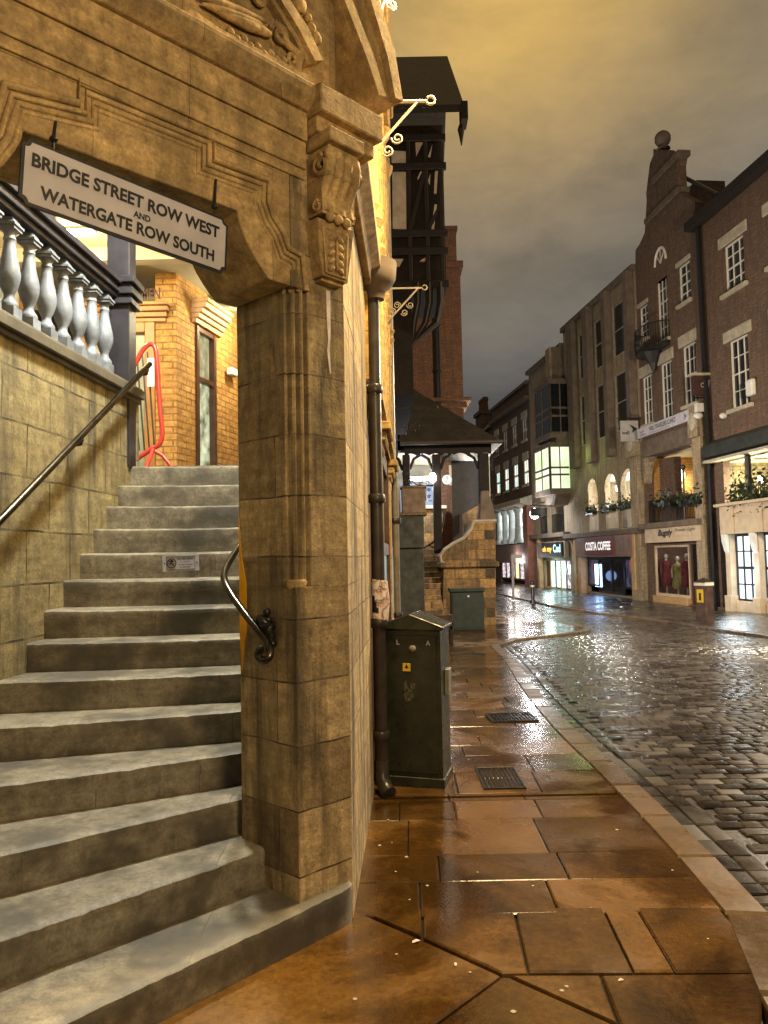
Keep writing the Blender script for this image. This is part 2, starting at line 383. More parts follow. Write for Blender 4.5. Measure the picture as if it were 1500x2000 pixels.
# ------------------------------------------------------------ ground: road, kerbs, pavements
def lx(y): return -0.173+0.038*(y-3.53)            # the left-hand building line
KL = [(-6, .85), (-1.2, .95), (0.1, 1.15), (.75, 1.5), (1.08, 1.95), (1.24, 2.3)] + [tuple(gr(*p)[:2]) for p in
      ((1490, 1990), (1484, 1880), (1466, 1845), (1430, 1800), (1398, 1760), (1330, 1680), (1220, 1560), (1090, 1430), (1020, 1345), (985, 1290), (957, 1259))] + \
     [(2.5, 17.2), (3.0, 18.3), (5.1, 20.5), (5.5, 23), (4.6, 28), (3.7, 34), (3.3, 48), (2., 70)]
KR = [(7.9, -10), (8.2, 5)] + [tuple(gr(*p)[:2]) for p in ((1500, 1243), (1350, 1223), (1220, 1204), (1149, 1194), (1093, 1186), (1040, 1175))] + [(6.6, 52), (4.6, 75)]
KL = [KL[i] for i in range(5)] + [(p.x, p.y) for p in crv([(*p, 0) for p in KL[5:]], 4)]
def along(path, y):
    for (a, b), (c, d) in zip(path, path[1:]):
        if b <= y <= d and d > b: return a+(c-a)*(y-b)/(d-b)
    return path[-1][0]
def offs(path, d):
    P = [V3((*p, 0)) for p in path]; out = []
    for i, p in enumerate(P):
        t = (P[min(i+1, len(P)-1)]-P[max(i-1, 0)]).normalized(); out.append((p.x+t.y*d, p.y-t.x*d))
    return out
def dens(path, step):
    out = []
    for (a, b), (c, d) in zip(path, path[1:]):
        n = max(1, int(math.hypot(c-a, d-b)/step))
        out += [(a+(c-a)*i/n, b+(d-b)*i/n) for i in range(n)]
    return out+[path[-1]]
mb = MB()
ys = [-40, -10, 0, 3, 6, 10, 14, 18, 22, 26, 30, 50, 90, 200]
for a, b in zip(ys, ys[1:]): mb.add([(-60, a, zg(a)-.064), (60, a, zg(a)-.064), (60, b, zg(b)-.064), (-60, b, zg(b)-.064)], [(0, 1, 2, 3)], .5)
tag(mb.build('road', M['road']), kind='structure')
def slab(mb, poly, zt, thick=.05, bev=.006, inset=.004, tilt=.0022, tone=None, z=None):
    c = V3((sum(p[0] for p in poly)/len(poly), sum(p[1] for p in poly)/len(poly), 0))
    ta, tb = random.uniform(-tilt, tilt), random.uniform(-tilt, tilt); n = len(poly); R = []
    for ins, dz in ((inset, -thick), (inset, -bev), (inset+bev, 0)):
        for p in poly:
            d = (c-V3((p[0], p[1], 0))); l = max(d.length, 1e-6); q = V3((p[0], p[1], 0))+d*(ins*1.35/l)
            R.append((q.x, q.y, (zg(q.y) if z is None else z)+zt+dz+(q.x-c.x)*ta+(q.y-c.y)*tb))
    fs = [tuple(range(2*n, 3*n))]
    for k in (0, n): fs += [(k+i, k+(i+1) % n, k+n+(i+1) % n, k+n+i) for i in range(n)]
    mb.add(R, fs, tone)
# setts
mb = MB(); ROUT = offs(KL, .195)
ax = math.radians(3.4); cU, sU = math.cos(ax), math.sin(ax)
def sett(mb, cx, cy, w, d, ang=0., tone=None):
    ca, sa = math.cos(ang), math.sin(ang); g = .010
    ta, tb, dz = random.gauss(0, .011), random.gauss(0, .012), random.gauss(0, .0018)
    rings = ((0., -.03), (.0, -.009), (.009, -.002), (.024, .0))
    vs = []; w2, d2 = w/2-g*.55, d/2-g*.55; z0 = zg(cy)-.048+dz
    j = [(random.uniform(-.007, .007), random.uniform(-.006, .006)) for _ in range(4)]
    for ins, h in rings:
        for k, (sx, sy) in enumerate(((-1, -1), (1, -1), (1, 1), (-1, 1))):
            a, b = sx*(w2-min(ins, w2*.6))+j[k][0], sy*(d2-min(ins*.8, d2*.6))+j[k][1]
            vs.append((cx+a*ca-b*sa, cy+a*sa+b*ca, z0+h+a*ta+b*tb))
    fs = [(12, 13, 14, 15)]+[(r*4+i, r*4+(i+1) % 4, r*4+4+(i+1) % 4, r*4+4+i) for r in range(3) for i in range(4)]
    tn = (random.random()**1.3 if random.random() < .88 else random.uniform(1.3, 2.2)) if tone is None else tone
    mb.add(vs, fs, tn)
row = 0; yv = -3.
while yv < 47:
    dep = .125 if yv < 22 else .19
    xv = -2.0-random.random()*.2
    while xv < 12:
        w = random.uniform(.115, .21) if yv < 22 else random.uniform(.2, .34)
        cx, cy = xv+w/2, yv+dep/2+.05*(xv)*-1*.6
        xv += w
        if cy < -3.0: continue
        if cx < along(ROUT, cy)+.30 or (cy < 2.4 and cx < 1.6): continue
        if cx > along(KR, cy)-.12: continue
        sett(mb, cx, cy, w, dep)
    yv += dep
for off_, wid in ((.265, .13), (.395, .13)):
    P = dens(offs(KL[5:], off_), .2)
    P = [p for p in P if 1.9 < p[1] < 30]
    for a, b in zip(P, P[1:]):
        l = math.hypot(b[0]-a[0], b[1]-a[1])
        if l > .05: sett(mb, (a[0]+b[0])/2, (a[1]+b[1])/2, l, wid, math.atan2(b[1]-a[1], b[0]-a[0]))
tag(mb.build('setts', M['sett'], smooth=20), kind='structure')
# kerbs
mb = MB()
def kerb(path, wid, step, zt):
    D0 = dens(path, .04); P = [D0[0]]
    for p in D0:
        if math.hypot(p[0]-P[-1][0], p[1]-P[-1][1]) >= step: P.append(p)
    Q = offs(P, wid); i = 0
    while i < len(P)-1:
        j = min(i+1, len(P)-1)
        if P[i][1] < 60: slab(mb, [P[i], Q[i], Q[j], P[j]], zt, .12, .014, .003, .003)
        i = j
kerb(KL, .19, .62, .004)
tag(mb.build('kerb', M['kerb']), kind='structure')
mb = MB(); kerb([(x, y) for x, y in KR], .22, .9, .02)
tag(mb.build('far_kerb', M['kerb']), kind='structure')
# pavements
mb = MB(); ys = [-4, 6, 10, 14, 16.8, 18.2, 20.5, 23, 28, 34, 48, 70]
for a, b in zip(ys, ys[1:]):
    fa, fb = (along(KL, a) if a > 2.3 else -6), (along(KL, b) if b > 2.3 else 1.2)
    if a < 0:
        pp = [p for p in KL if p[1] <= 6.01] + [(along(KL, 6), 6)]
        mb.add([(-6, 6, -.02)] + [(x, y, -.02) for x, y in pp], [tuple(range(len(pp)+1))], .5)
    else: mb.add([(-6, a, zg(a)-.02), (fa, a, zg(a)-.02), (fb, b, zg(b)-.02), (-6, b, zg(b)-.02)], [(0, 1, 2, 3)], .5)
tag(mb.build('pavement_bed', M['bed']), kind='structure')
mb = MB()
CR = lambda pts: [tuple(gz(680+x/1.829, 1200+y/1.829)[:2]) for x, y in pts]
for pts in ([(268,1045),(590,1045),(642,1277),(553,1280),(265,1150)], [(592,1045),(908,1045),(1020,1276),(645,1277)],
            [(910,1045),(1025,1045),(1165,1276),(1022,1276)], [(1028,1045),(1318,1043),(1420,1150),(1466,1205),(1478,1276),(1168,1276)],
            [(903,1285),(1478,1280),(1484,1480),(1470,1700),(1010,1700),(970,1470)], [(578,1288),(901,1285),(966,1462)],
            [(550,1292),(575,1292),(960,1466),(1005,1700),(-60,1700),(310,1466)], [(15,1052),(264,1158),(546,1287),(305,1466),(-80,1700),(-1100,1760),(-420,1250)],
            [(18,1046),(264,1046),(262,1150)]):
    slab(mb, CR(pts), 0., .05, .007, .004, .0015, z=0.)
rows = [3.535, 3.89, 4.23, 4.78, 5.13]
yv = 5.28
while yv < 46: rows += [yv]; yv += random.uniform(.38, .55) if yv < 12 else random.uniform(.6, .8)
kj = {3.535: [(820-750, 1098-750)], }
pre = {0: [.32, .94], 1: [.42, 1.06], 2: [.26, 1.02], 3: [.2, .55, 1.08]}
for i, (a, b) in enumerate(zip(rows, rows[1:])):
    if abs(a-5.13) < .01: continue
    k0, k1 = along(KL, a), along(KL, b); w0, w1 = lx(a)-.02, lx(b)-.02
    cuts = [w0]
    if i in pre: cuts += [w0+c for c in pre[i]]
    else:
        x = w0+random.uniform(.25, .7)
        while x < k0-.25: cuts.append(x); x += random.uniform(.5, .95)
    cuts.append(k0)
    for j in range(len(cuts)-1):
        f0, f1 = cuts[j], cuts[j+1]
        g0 = w1 if j == 0 else f0+.03*(b-a); g1 = k1 if j == len(cuts)-2 else f1+.03*(b-a)
        slab(mb, [(f0, a), (f1, a), (g1, b), (g0, b)], 0., .05, .006, .0035, .0022)
x = lx(5.2)
while x < along(KL, 5.2)-.1:
    xe_ = min(x+.5, along(KL, 5.2)-.01); slab(mb, [(x, 5.13), (xe_, 5.13), (xe_, 5.19), (x, 5.19)], 0., .04, .004, .002, 0, .3)
    slab(mb, [(x, 5.235), (xe_, 5.235), (xe_, 5.28), (x, 5.28)], 0., .04, .004, .002, 0, .3); x += .5
tag(mb.build('pavement', M['flag'], smooth=30), kind='structure')
mb = MB(); yv = 8.
while yv < 70:
    d = .65; x = along(KR, yv)+.24; xe = 16.
    while x < xe:
        w = random.uniform(.5, .95); slab(mb, [(x, yv), (x+w, yv), (x+w, yv+d), (x, yv+d)], .02, .08, .006, .004, .003); x += w
    yv += d
tag(mb.build('far_pavement', M['sett'], smooth=30), kind='structure')
# gum and litter on the flags
mb = MB()
for x, y in ((1158, 915), (660, 970), (283, 970), (763, 1345), (208, 867), (156, 815), (112, 826), (220, 1020), (867, 1049), (462, 922), (430, 515), (410, 160), (432, 297), (60, 787), (143, 735), (170, 920), (1285, 1160), (435, 1280), (172, 1215), (590, 1420), (24, 1375), (780, 1330), (960, 770)):
    p = gz(680+x/1.829, 1200+y/1.829); r = random.uniform(.005, .0105) if y > 600 else .009
    mb.lathe([(r, .001), (r*.8, .002), (.002, .0025)], (p.x, p.y, zg(p.y)+.001), 9)
tag(mb.build('gum_spots', M['gum']), kind='stuff')
def scrap(px, py, s, label, ang):
    p = gz(px, py); q = MB(Matrix.Translation((p.x, p.y, zg(p.y)+.003)) @ Matrix.Rotation(ang, 4, 'Z'))
    q.add([(-s, -s*.35, 0), (s*.2, -s*.5, .004), (s, 0, .001), (s*.1, s*.45, .006), (-s*.8, s*.3, .002)], [(0, 1, 2, 3, 4)])
    tag(q.build('paper_scrap', M['paper']), label, 'litter', 'scraps of litter on the flags')
scrap(813, 1840, .02, 'white torn paper scrap lying on the big triangular flagstone', .3)
scrap(890, 1885, .012, 'tiny pale paper crumb on orange flagstone near the diagonal joint', 1.3)
scrap(1213, 1916, .012, 'tiny pale scrap on the large bright flagstone at bottom right', .2)
# drains
def grate(px0, px1, py0, py1, label, nb, tilt):
    a = gz((px0+px1)/2, py1); b = gz((px0+px1)/2, py0); w = (px1-px0)/1500*a.y; d = b.y-a.y
    t = thing('drain_grate', label, 'drain', (a.x, (a.y+b.y)/2, zg(a.y)), None, tilt)
    T = wm(t); q = MB(T)
    for s in (-1, 1):
        q.box(s*w/2-.014*s, s*w/2, -d/2, d/2, -.02, .012); q.box(-w/2+.014, w/2-.014, s*d/2-.014*s, s*d/2, -.02, .012)
    q.build('frame', M['iron'], t, bevel=.002)
    q = MB(T)
    for i in range(nb):
        x = -w/2+.014+(w-.028)*(i+.5)/nb; q.box(x-w/nb*.27, x+w/nb*.27, -d/2+.014, d/2-.014, -.012, .010)
    q.box(-w/2+.014, w/2-.014, -.008, .008, -.016, .006)
    q.build('bars', M['steel'], t, bevel=.002)
grate(946, 1028, 1500, 1542, 'square iron drain grate with long bars beside the slot channel', 9, .0)
grate(960, 1050, 1384, 1400, 'flat iron cover plate further up the wet pavement', 12, .05)

# ------------------------------------------------------------ corner building with the stair arch
C0 = V3((-.173, 3.53, 0)); AF = frame(C0, math.radians(226.0)); AI = AF.inverted()
nA = AF.to_3x3() @ V3((0, 1, 0))
def AR(px, py, o=0.):
    q = AI @ pl(px, py, C0+nA*o, nA); return q.x, q.z
A2 = lambda t, o: tuple((AF @ V3((t, o, 0)))[:2])
bld = thing('corner_building', 'golden sandstone corner building with carved archway over the stairs', 'building', tuple(C0))
plan = [A2(0, 0), A2(.305, 0), A2(.305, -.41), (-.58, 5.30), (lx(5.3), 5.30)]
plan_c = [A2(max(0, p[0]-.035), p[1]) for p in ((0, 0), (.252, 0), (.258, -.034), (.268, -.036), (.274, -.008), (.281, -.002), (.288, -.010), (.293, -.044), (.300, -.048), (.306, -.022), (.313, -.020), (.319, -.034), (.321, -.066), (.328, -.072), (.330, -.056), (.340, -.058), (.340, -.41))]+[(-.58, 5.30), (lx(5.3), 5.30)]
mb = MB(); mb.prism(plan, -.4, 1.48); mb.prism(plan_c, 1.48, 2.80); mb.prism(plan, 2.80, 3.60)
mb.build('pier', M['stone'], bld, bevel=.007)
ar = lambda pts, a, b, q: q.prism(pts, a, b, lambda t, z, h: (t, h, z))
og = [(.31, 2.80), (.43, 2.80), (.445, 2.815), (.485, 2.855), (.53, 2.91), (.565, 2.97), (.585, 3.02), (.59, 3.05)]
mb = MB(AF)
ar(og+[(2.04-t, z) for t, z in reversed(og)]+[(1.70, 3.60), (.31, 3.60)], 0., -.41, mb)
mb.build('lintel', M['stone_plain'], bld, bevel=.004)
mb = MB(AF); mb.box(1.70, 3.2, -.41, 0, -.4, 3.60); mb.build('outer_pier', M['stone'], bld, bevel=.005)
# label mould: three reeds that climb the jamb, swell round the ogee and step over the opening
path = [(.227, 2.795)]+[AR(*p) for p in ((589, 500), (562, 485), (552, 455), (533, 425), (524, 398), (522, 352), (415, 312), (415, 270), (152, 160), (152, 203), (8, 166))]
path += [(2.05-t, z) for t, z in ((.5, 3.02), (.43, 2.9), (.33, 2.8), (.30, 2.7))]
mb = MB(AF)
def inset(pth, d):
    P = [V3((t, z, 0)) for t, z in pth]; out = []
    for i, p in enumerate(P):
        ns = []
        for a, b in ((i-1, i), (i, i+1)):
            if 0 <= a and b < len(P):
                e = (P[b]-P[a]).normalized(); ns.append(V3((e.y, -e.x, 0)))
        n = sum(ns, V3()); n = n/max(.5, n.dot(ns[0])); out.append((p.x+n.x*d, p.y+n.y*d))
    return out
for d, r, o in ((0., .015, .004), (.028, .012, .001), (.052, .013, -.002), (.074, .010, -.004)):
    pp = inset(path, d)
    pts = [(t, o-(max(0, min(1, (2.86-z)/.1))*d*1.15 if t < 1. else 0), z) for t, z in pp]
    mb.tube(pts, r, 8)
mb.build('label_mould', M['stone_plain'], bld, smooth=60)
mb = MB(AF); mb.lathe([(.005, -.10), (.03, -.06), (.052, 0), (.045, .012)], (.267, -.045, 1.50), 12); mb.build('mould_stop', M['stone_plain'], bld, smooth=60)
# string course, architrave bands
mb = MB(AF)
ar([(.23, 3.30), (1.9, 3.30), (1.9, 3.345), (.23, 3.345)], 0., .012, mb)
ar([(.23, 3.345), (1.9, 3.345), (1.9, 3.47), (.23, 3.47)], 0., .022, mb)
ar([(.23, 3.47), (1.9, 3.47), (1.9, 3.60), (.23, 3.60)], 0., .034, mb)
mb.yz([(.0, 3.60), (.05, 3.602), (.085, 3.635), (.10, 3.68), (.10, 3.70), (.03, 3.74), (.0, 3.74)], .23, 3.2)
mb.build('string_course', M['stone_plain'], bld, bevel=.003)
# upper wall, cut back behind the carving
mb = MB(); mb.prism([A2(.0, -.03), A2(3.2, -.03), A2(3.2, -.41), (-.6, 3.75), (-.6, 5.30), (lx(5.3)-.01, 5.30)], 3.60, 5.6)
mb.build('upper_wall', M['stone_plain'], bld)
# cornice block over the corbel
mb = MB(AF); mb.box(-.135, .225, -.2, .095, 3.50, 3.575); mb.box(-.155, .235, -.2, .135, 3.575, 3.70)
mb.add([(-.155, -.2, 3.702), (.235, -.2, 3.702), (.235, .135, 3.702), (-.155, .135, 3.702), (-.11, -.2, 3.74), (.20, -.2, 3.74), (.20, .06, 3.74), (-.11, .06, 3.74)], [(0,1,2,3),(4,7,6,5),(0,4,5,1),(1,5,6,2),(2,6,7,3),(3,7,4,0)])
mb.build('cornice', M['stone_plain'], bld, bevel=.006)
# the cornice runs on along the street
SF = frame(C0, math.radians(-92.18))          # x towards the camera, y out over the pavement
mb = MB(SF); mb.yz([(0, 3.50), (.05, 3.50), (.06, 3.56), (.12, 3.60), (.12, 3.68), (0, 3.74)], -1.77, -.05)
mb.build('street_cornice', M['stone_plain'], bld, bevel=.004)
# corbel: abacus, reeded scroll, tablet with leaves
cb = MB(AF); cb.box(.005, .215, .002, .17, 3.435, 3.498); cb.box(.02, .20, .002, .14, 3.405, 3.433)
corb = cb.build('corbel', M['stone_plain'], bld, bevel=.005)
mb = MB(AF)
for i in range(4):
    t = .035+i*.05
    mb.tube([(t, .125, 3.405), (t, .135, 3.36), (t, .125, 3.31), (t, .095, 3.26), (t, .075, 3.21), (t, .085, 3.165), (t, .095, 3.14)], [.026, .027, .027, .026, .025, .024, .018], 10)
ar([(.012, 3.13), (.208, 3.13), (.212, 3.405), (.008, 3.405)], .002, .10, mb)
for t in (.004, .216):
    mb.spiral((t, .105, 3.34), .05, 1.6, .011, (0, 1, 0), (0, 0, 1), 1.5, 6)
    mb.spiral((t, .075, 3.165), .028, 1.3, .008, (0, 1, 0), (0, 0, 1), 1.5, 6)
for i in range(3): mb.ball((.06+i*.05, .095, 3.125), .024)
mb.build('scroll', M['stone_plain'], corb, smooth=50)
mb = MB(AF)
mb.prism([(.0, 3.11), (.22, 3.11), (.205, 2.98), (.185, 2.86), (.035, 2.86), (.015, 2.98)], .002, .07, lambda t, z, h: (t, h*(1 if z < 3 else 1.15)+.0, z))
ar([(.045, 2.845), (.175, 2.845), (.17, 2.86), (.05, 2.86)], .002, .045, mb)
for k in range(5):
    z = 2.90+k*.036
    for s in (-1, 1): mb.ball((.11+s*.026, .078, z), .024, .013, .012, 8, Matrix.Rotation(s*.7, 3, 'Y'))
mb.ball((.11, .08, 2.97), .006, .012, .085)
for a, b in (((.05, 2.875), (.036, 3.08)), ((.17, 2.875), (.184, 3.08)), ((.05, 2.875), (.17, 2.875)), ((.036, 3.08), (.184, 3.08))):
    mb.tube([(a[0], .076, a[1]), (b[0], .076, b[1])], .006, 6)
mb.build('leaf_tablet', M['stone_plain'], corb, bevel=.003)
# carved gable over the string course: raking ribs, wing, scrolls, bosses
mb = MB(AF)
def rake(pts, r, o): mb.tube([(*[AR(*p)[0]], o, AR(*p)[1]) for p in pts], r, 8)
def band(px, lo, hi): ar([AR(*p) for p in px], lo, hi, mb)
band(((622, 124), (606, 126), (576, 66), (535, 0), (490, -70), (508, -70), (552, 0), (592, 60)), -.05, .035)
band(((606, 127), (598, 128), (568, 70), (525, 0), (480, -70), (489, -70), (534, 1), (575, 67)), -.05, .012)
band(((768, 206), (726, 192), (702, 120), (655, 0), (630, -70), (700, -70), (716, 0), (748, 100)), -.25, .012)
band(((742, 196), (728, 193), (704, 120), (657, 0), (632, -70), (646, -70), (672, 0), (718, 118)), .0125, .045)
band(((772, 206), (757, 200), (742, 120), (706, 0), (684, -70), (704, -70), (722, 0), (756, 110)), -.25, .055)
mb.build('raking_mould', M['stone_plain'], bld, smooth=60)
mb = MB(AF)
def at(p, o=.0): t, z = AR(*p); return (t, o, z)
for i, (p, q) in enumerate((((372, -15), (525, 45)), ((392, 6), (520, 52)), ((420, 22), (525, 62)), ((450, 38), (530, 68)), ((490, 50), (533, 70)))):
    a, b = V3(at(p)), V3(at(q)); c = (a+b)/2; d = b-a
    mb.ball(c, d.length/2, .022, .02, 10, Matrix.Rotation(math.atan2(-d.z, d.x), 3, 'Y'))
for p, r, s in (((547, 68), .05, 0.), ((572, 118), .045, 2.), ((505, -5), .04, 1.)): mb.spiral(at(p), r, 1.5, .013, (1, 0, 0), (0, 0, 1), s)
mb.tube([at((535, 42)), at((552, 60)), at((560, 85)), at((575, 100)), at((588, 110)), at((580, 135)), at((570, 140))], [.014, .02, .018, .02, .02, .016, .008], 8)
for p, r in (((585, 8), .04), ((607, 55), .026), ((617, 75), .03), ((600, 35), .02)): mb.ball(at(p), r, .025, r)
for k in range(9): mb.ball(at((450+k*13, 62+k*7+(k % 2)*7)), .022, .015, .016)
ar([AR(*p) for p in ((372, 20), (430, 60), (545, 120), (600, 150), (600, 165), (540, 138), (420, 80), (340, 35))], -.03, .012, mb)
mb.build('carved_panel', M['stone_plain'], bld, smooth=50)
mb = MB(AF)      # old strip of white paint under the corbel
ar([(.08, 2.83), (.105, 2.83), (.103, 2.68), (.097, 2.60), (.105, 2.55), (.09, 2.44), (.083, 2.45), (.09, 2.56), (.082, 2.62)], 0., .002, mb)
mb.build('paint_strip', M['paper'], bld)

# ------------------------------------------------------------ stairs
R_ = 1/6.
st = thing('stone_staircase', 'worn grey stone steps climbing through the archway', 'staircase', (-1.0, 3.3, 0))
def wallx(y): return -2.09+.19*(y-3.0)/3.0
D_ = {8: 4.66, 9: 4.83, 10: 5.0, 11: 5.2, 12: 5.4, 13: 5.6, 14: 5.83}
PX = {1: ((653, 1734), (192, 1947)), 2: ((550, 1643), (0, 1830)), 3: ((489, 1552), (0, 1663)), 4: ((463, 1466), (0, 1529)), 5: ((462, 1384), (0, 1418)), 6: ((463, 1310), (0, 1331)), 7: ((463, 1242), (28, 1256))}
FR_ = {}
for k in range(1, 15):
    z = k*R_
    if k in PX: r, l = gz(*PX[k][0], z), gz(*PX[k][1], z)
    else: r, l = V3((-.19*D_[k], D_[k], z)), V3((-2.0, D_[k]-(.16 if k == 8 else .10 if k == 9 else .05), z))
    d = (l-r).normalized()
    if k == 1: r = r-d*.13+nA*.035; l = l+nA*.035
    if k > 2:
        r = r-d*(.10 if k == 3 else .45)
        l = r+d*((r.x-(-2.06))/-d.x) if d.x < 0 else l
    else: l = r+d*(1.78 if k == 1 else 1.75)
    FR_[k] = (r, l)
FR_[15] = (V3((-.6, 8, 0)), V3((-2.0, 8, 0)))
for k in range(1, 15):
    (r, l), (r2, l2) = FR_[k], FR_[k+1]; z = k*R_; n = 56; back = .10 if k < 14 else 0
    dn = (r-l); nrm = V3((dn.y, -dn.x, 0)).normalized()
    if nrm.y < 0: nrm = -nrm
    vs = []; prof = [(None, 0), (.05, 0), (.016, -.003), (.003, -.012), (.0, -.03), (.006, -R_*.55), (.008, -R_-.012)]
    ph = random.random()*6
    for i in range(n+1):
        u = i/n; f = r.lerp(l, u); b = r2.lerp(l2, u)+nrm*back
        wear = .009*math.sin(math.pi*min(1, max(0, u*1.05)))+.0012*math.sin(u*17+ph)*math.sin(u*41+ph)+random.uniform(-.001, .001)+(random.uniform(.001, .004) if random.random() < .08 else 0)
        cut = .003*math.sin(u*9+ph*2)+random.uniform(-.0015, .0015)+(random.uniform(.001, .004) if random.random() < .08 else 0)
        rnd = 0.
        if k in (1, 2) and u < .06: rnd = (1-math.sqrt(max(0, 1-(1-u/.06)**2)))*.07
        for d, h in prof:
            if d is None: vs.append((b.x, b.y, z-.0))
            else:
                q = f+nrm*(d+cut+rnd); vs.append((q.x, q.y, z+h-(wear if h > -.05 else 0)))
    m_ = len(prof); fs = [(i*m_+j, (i+1)*m_+j, (i+1)*m_+j+1, i*m_+j+1) for i in range(n) for j in range(m_-1)]
    b0 = len(vs); vs += [(r2.x+nrm.x*back, r2.y+nrm.y*back, z-R_-.012), (l2.x+nrm.x*back, l2.y+nrm.y*back, z-R_-.012)]
    fs += [tuple(range(m_))+(b0,), tuple(n*m_+j for j in range(m_-1, -1, -1))+(b0+1,)]
    q = MB(); q.add(vs, fs, random.random()); q.build('step', M['step'], st, smooth=40)
# side wall, coping
sw = thing('stair_wall', 'mossy yellow stone block wall on the left of the stairs', 'wall', (-2.2, 4.4, 0))
wp = lambda y, o=0.: (wallx(y)+o, y)
mb = MB(); mb.prism([wp(2.55), wp(5.95), wp(5.95, -.28), wp(2.55, -.28)], -.3, 2.83); mb.build('blocks', M['stone_wall'], sw)
mb = MB()
for o, z0, z1 in ((.02, 2.832, 2.865), (.05, 2.866, 2.935), (.03, 2.936, 2.955)): mb.prism([wp(2.5, o), wp(5.96, o), wp(5.96, -.30), wp(2.5, -.30)], z0, z1)
mb.build('coping', mat('dark_coping', (.10, .085, .06), .7, .4, 5., .4), sw, bevel=.006)
mb = MB(); mb.prism([A2(1.70, -.41), A2(2.4, -.41), wp(2.5, -.3), wp(2.56)], -.3, 2.83); mb.build('return_wall', M['stone_wall'], sw)
# balustrade
bs = thing('balustrade', 'blue grey turned baluster rail above the stair wall', 'balustrade', (-2.1, 4.4, 2.955))
mb = MB(); o0 = -.12
for w, z0, z1 in ((.06, 3.60, 3.635), (.085, 3.636, 3.665), (.07, 3.666, 3.70), (.10, 3.701, 3.745), (.06, 3.746, 3.765)):
    mb.prism([wp(2.5, o0+w), wp(5.72, o0+w), wp(5.72, o0-w), wp(2.5, o0-w)], z0, z1)
mb.build('handrail', M['newel'], bs, bevel=.004)
prof = [(.05, 0), (.052, .015), (.046, .03), (.034, .045), (.028, .065), (.030, .08), (.048, .12), (.060, .165), (.062, .20), (.055, .245), (.043, .30), (.034, .36), (.030, .39), (.036, .40), (.034, .41), (.030, .42), (.034, .44), (.044, .45)]
k = 0; y = 3.255
while y < 5.66:
    x = wallx(y)+o0; q = MB(); q.box(x-.052, x+.052, y-.052, y+.052, 2.957, 3.07, .2)
    q.lathe(prof, (x, y, 3.071), 18)
    q.box(x-.05, x+.05, y-.05, y+.05, 3.523, 3.54); q.box(x-.058, x+.058, y-.058, y+.058, 3.542, 3.556)
    q.add([(x-.05, y-.05, 3.557), (x+.05, y-.05, 3.557), (x+.05, y+.05, 3.557), (x-.05, y+.05, 3.557), (x-.03, y-.03, 3.599), (x+.03, y-.03, 3.599), (x+.03, y+.03, 3.599), (x-.03, y+.03, 3.599)], [(0,1,5,4),(1,2,6,5),(2,3,7,6),(3,0,4,7)])
    q.build('baluster', M['baluster'], bs, smooth=40); y += .2135
mb = MB(); x, y = -1.985, 5.80
mb.box(x-.085, x+.085, y-.08, y+.08, 2.32, 5.2)
for w, z0, z1 in ((.115, 3.555, 3.60), (.095, 3.602, 3.625), (.125, 3.627, 3.68), (.105, 3.682, 3.71), (.135, 3.712, 3.765)): mb.box(x-w, x+w, y-w, y+w, z0, z1)
mb.build('newel_post', M['newel'], bs, bevel=.005)
# hand rails
hr = thing('wall_handrail', 'long worn steel handrail along the left stair wall', 'handrail', (-2.0, 4.0, 1.6))
P = [(-2.0, 3.0, 1.34), (-1.975, 3.55, 1.62), (-1.95, 3.80, 1.775)]
P += [tuple(V3((-1.935, 3.95, 1.875)).lerp(V3((-1.80, 5.90, 3.14)), i/6)) for i in range(7)]
mb = MB(); mb.tube(P, .021, 10); mb.build('rail', M['steel'], hr, smooth=60)
for f in (.42, .98):
    p = V3((-1.935, 3.95, 1.875)).lerp(V3((-1.80, 5.90, 3.14)), f); q = MB()
    q.tube([p, p+V3((-.01, .01, -.06)), p+V3((-.12, .01, -.075))], .010, 8); q.ball(p+V3((-.02, 0, -.03)), .03)
    q.build('bracket', M['black'], hr, smooth=60)
hr = thing('curled_handrail', 'short black handrail with curled end on the archway jamb', 'handrail', (-.55, 3.4, 1.1))
pts = [((476, 1058), 4.15), ((462, 1075), 4.0), ((448, 1098), 3.85), ((438, 1120), 3.72), ((440, 1138), 3.62), ((455, 1166), 3.53), ((478, 1198), 3.44), ((500, 1226), 3.37), ((518, 1248), 3.32), ((527, 1268), 3.28), ((525, 1284), 3.26), ((514, 1290), 3.26), ((505, 1282), 3.27), ((507, 1270), 3.27), ((514, 1267), 3.27)]
P = [aty(*p, y) for p, y in pts]
P = [V3((-.66, 4.8, 1.95)), V3((-.70, 4.4, 1.78))]+P
mb = MB(); mb.tube(crv(P, 5), .017, 10); mb.build('rail', M['steel'], hr, smooth=60)
q = MB(); p = aty(503, 1224, 3.37)
q.ball(p+V3((.03, .03, -.01)), .032, .02, .07, 10, Matrix.Rotation(-.5, 3, 'Y')); q.tube([p, p+V3((.09, .075, 0))], .02, 8)
for k in range(5): q.ball(p+V3((.035+.006*k, .035, .06-.035*k)), .02)
q.build('bracket', M['black'], hr, smooth=60)
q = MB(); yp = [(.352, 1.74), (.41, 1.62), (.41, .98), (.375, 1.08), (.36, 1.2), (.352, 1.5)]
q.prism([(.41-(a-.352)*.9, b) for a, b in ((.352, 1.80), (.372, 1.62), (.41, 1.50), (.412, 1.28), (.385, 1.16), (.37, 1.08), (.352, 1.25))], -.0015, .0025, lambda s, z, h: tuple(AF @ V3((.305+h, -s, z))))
q.build('painted_amber_light', mat('amber_light_colour', (.85, .42, .01), .5, .25, 6., .1), bld)  # amber light on the jamb edge, put in as a thin coloured sheet
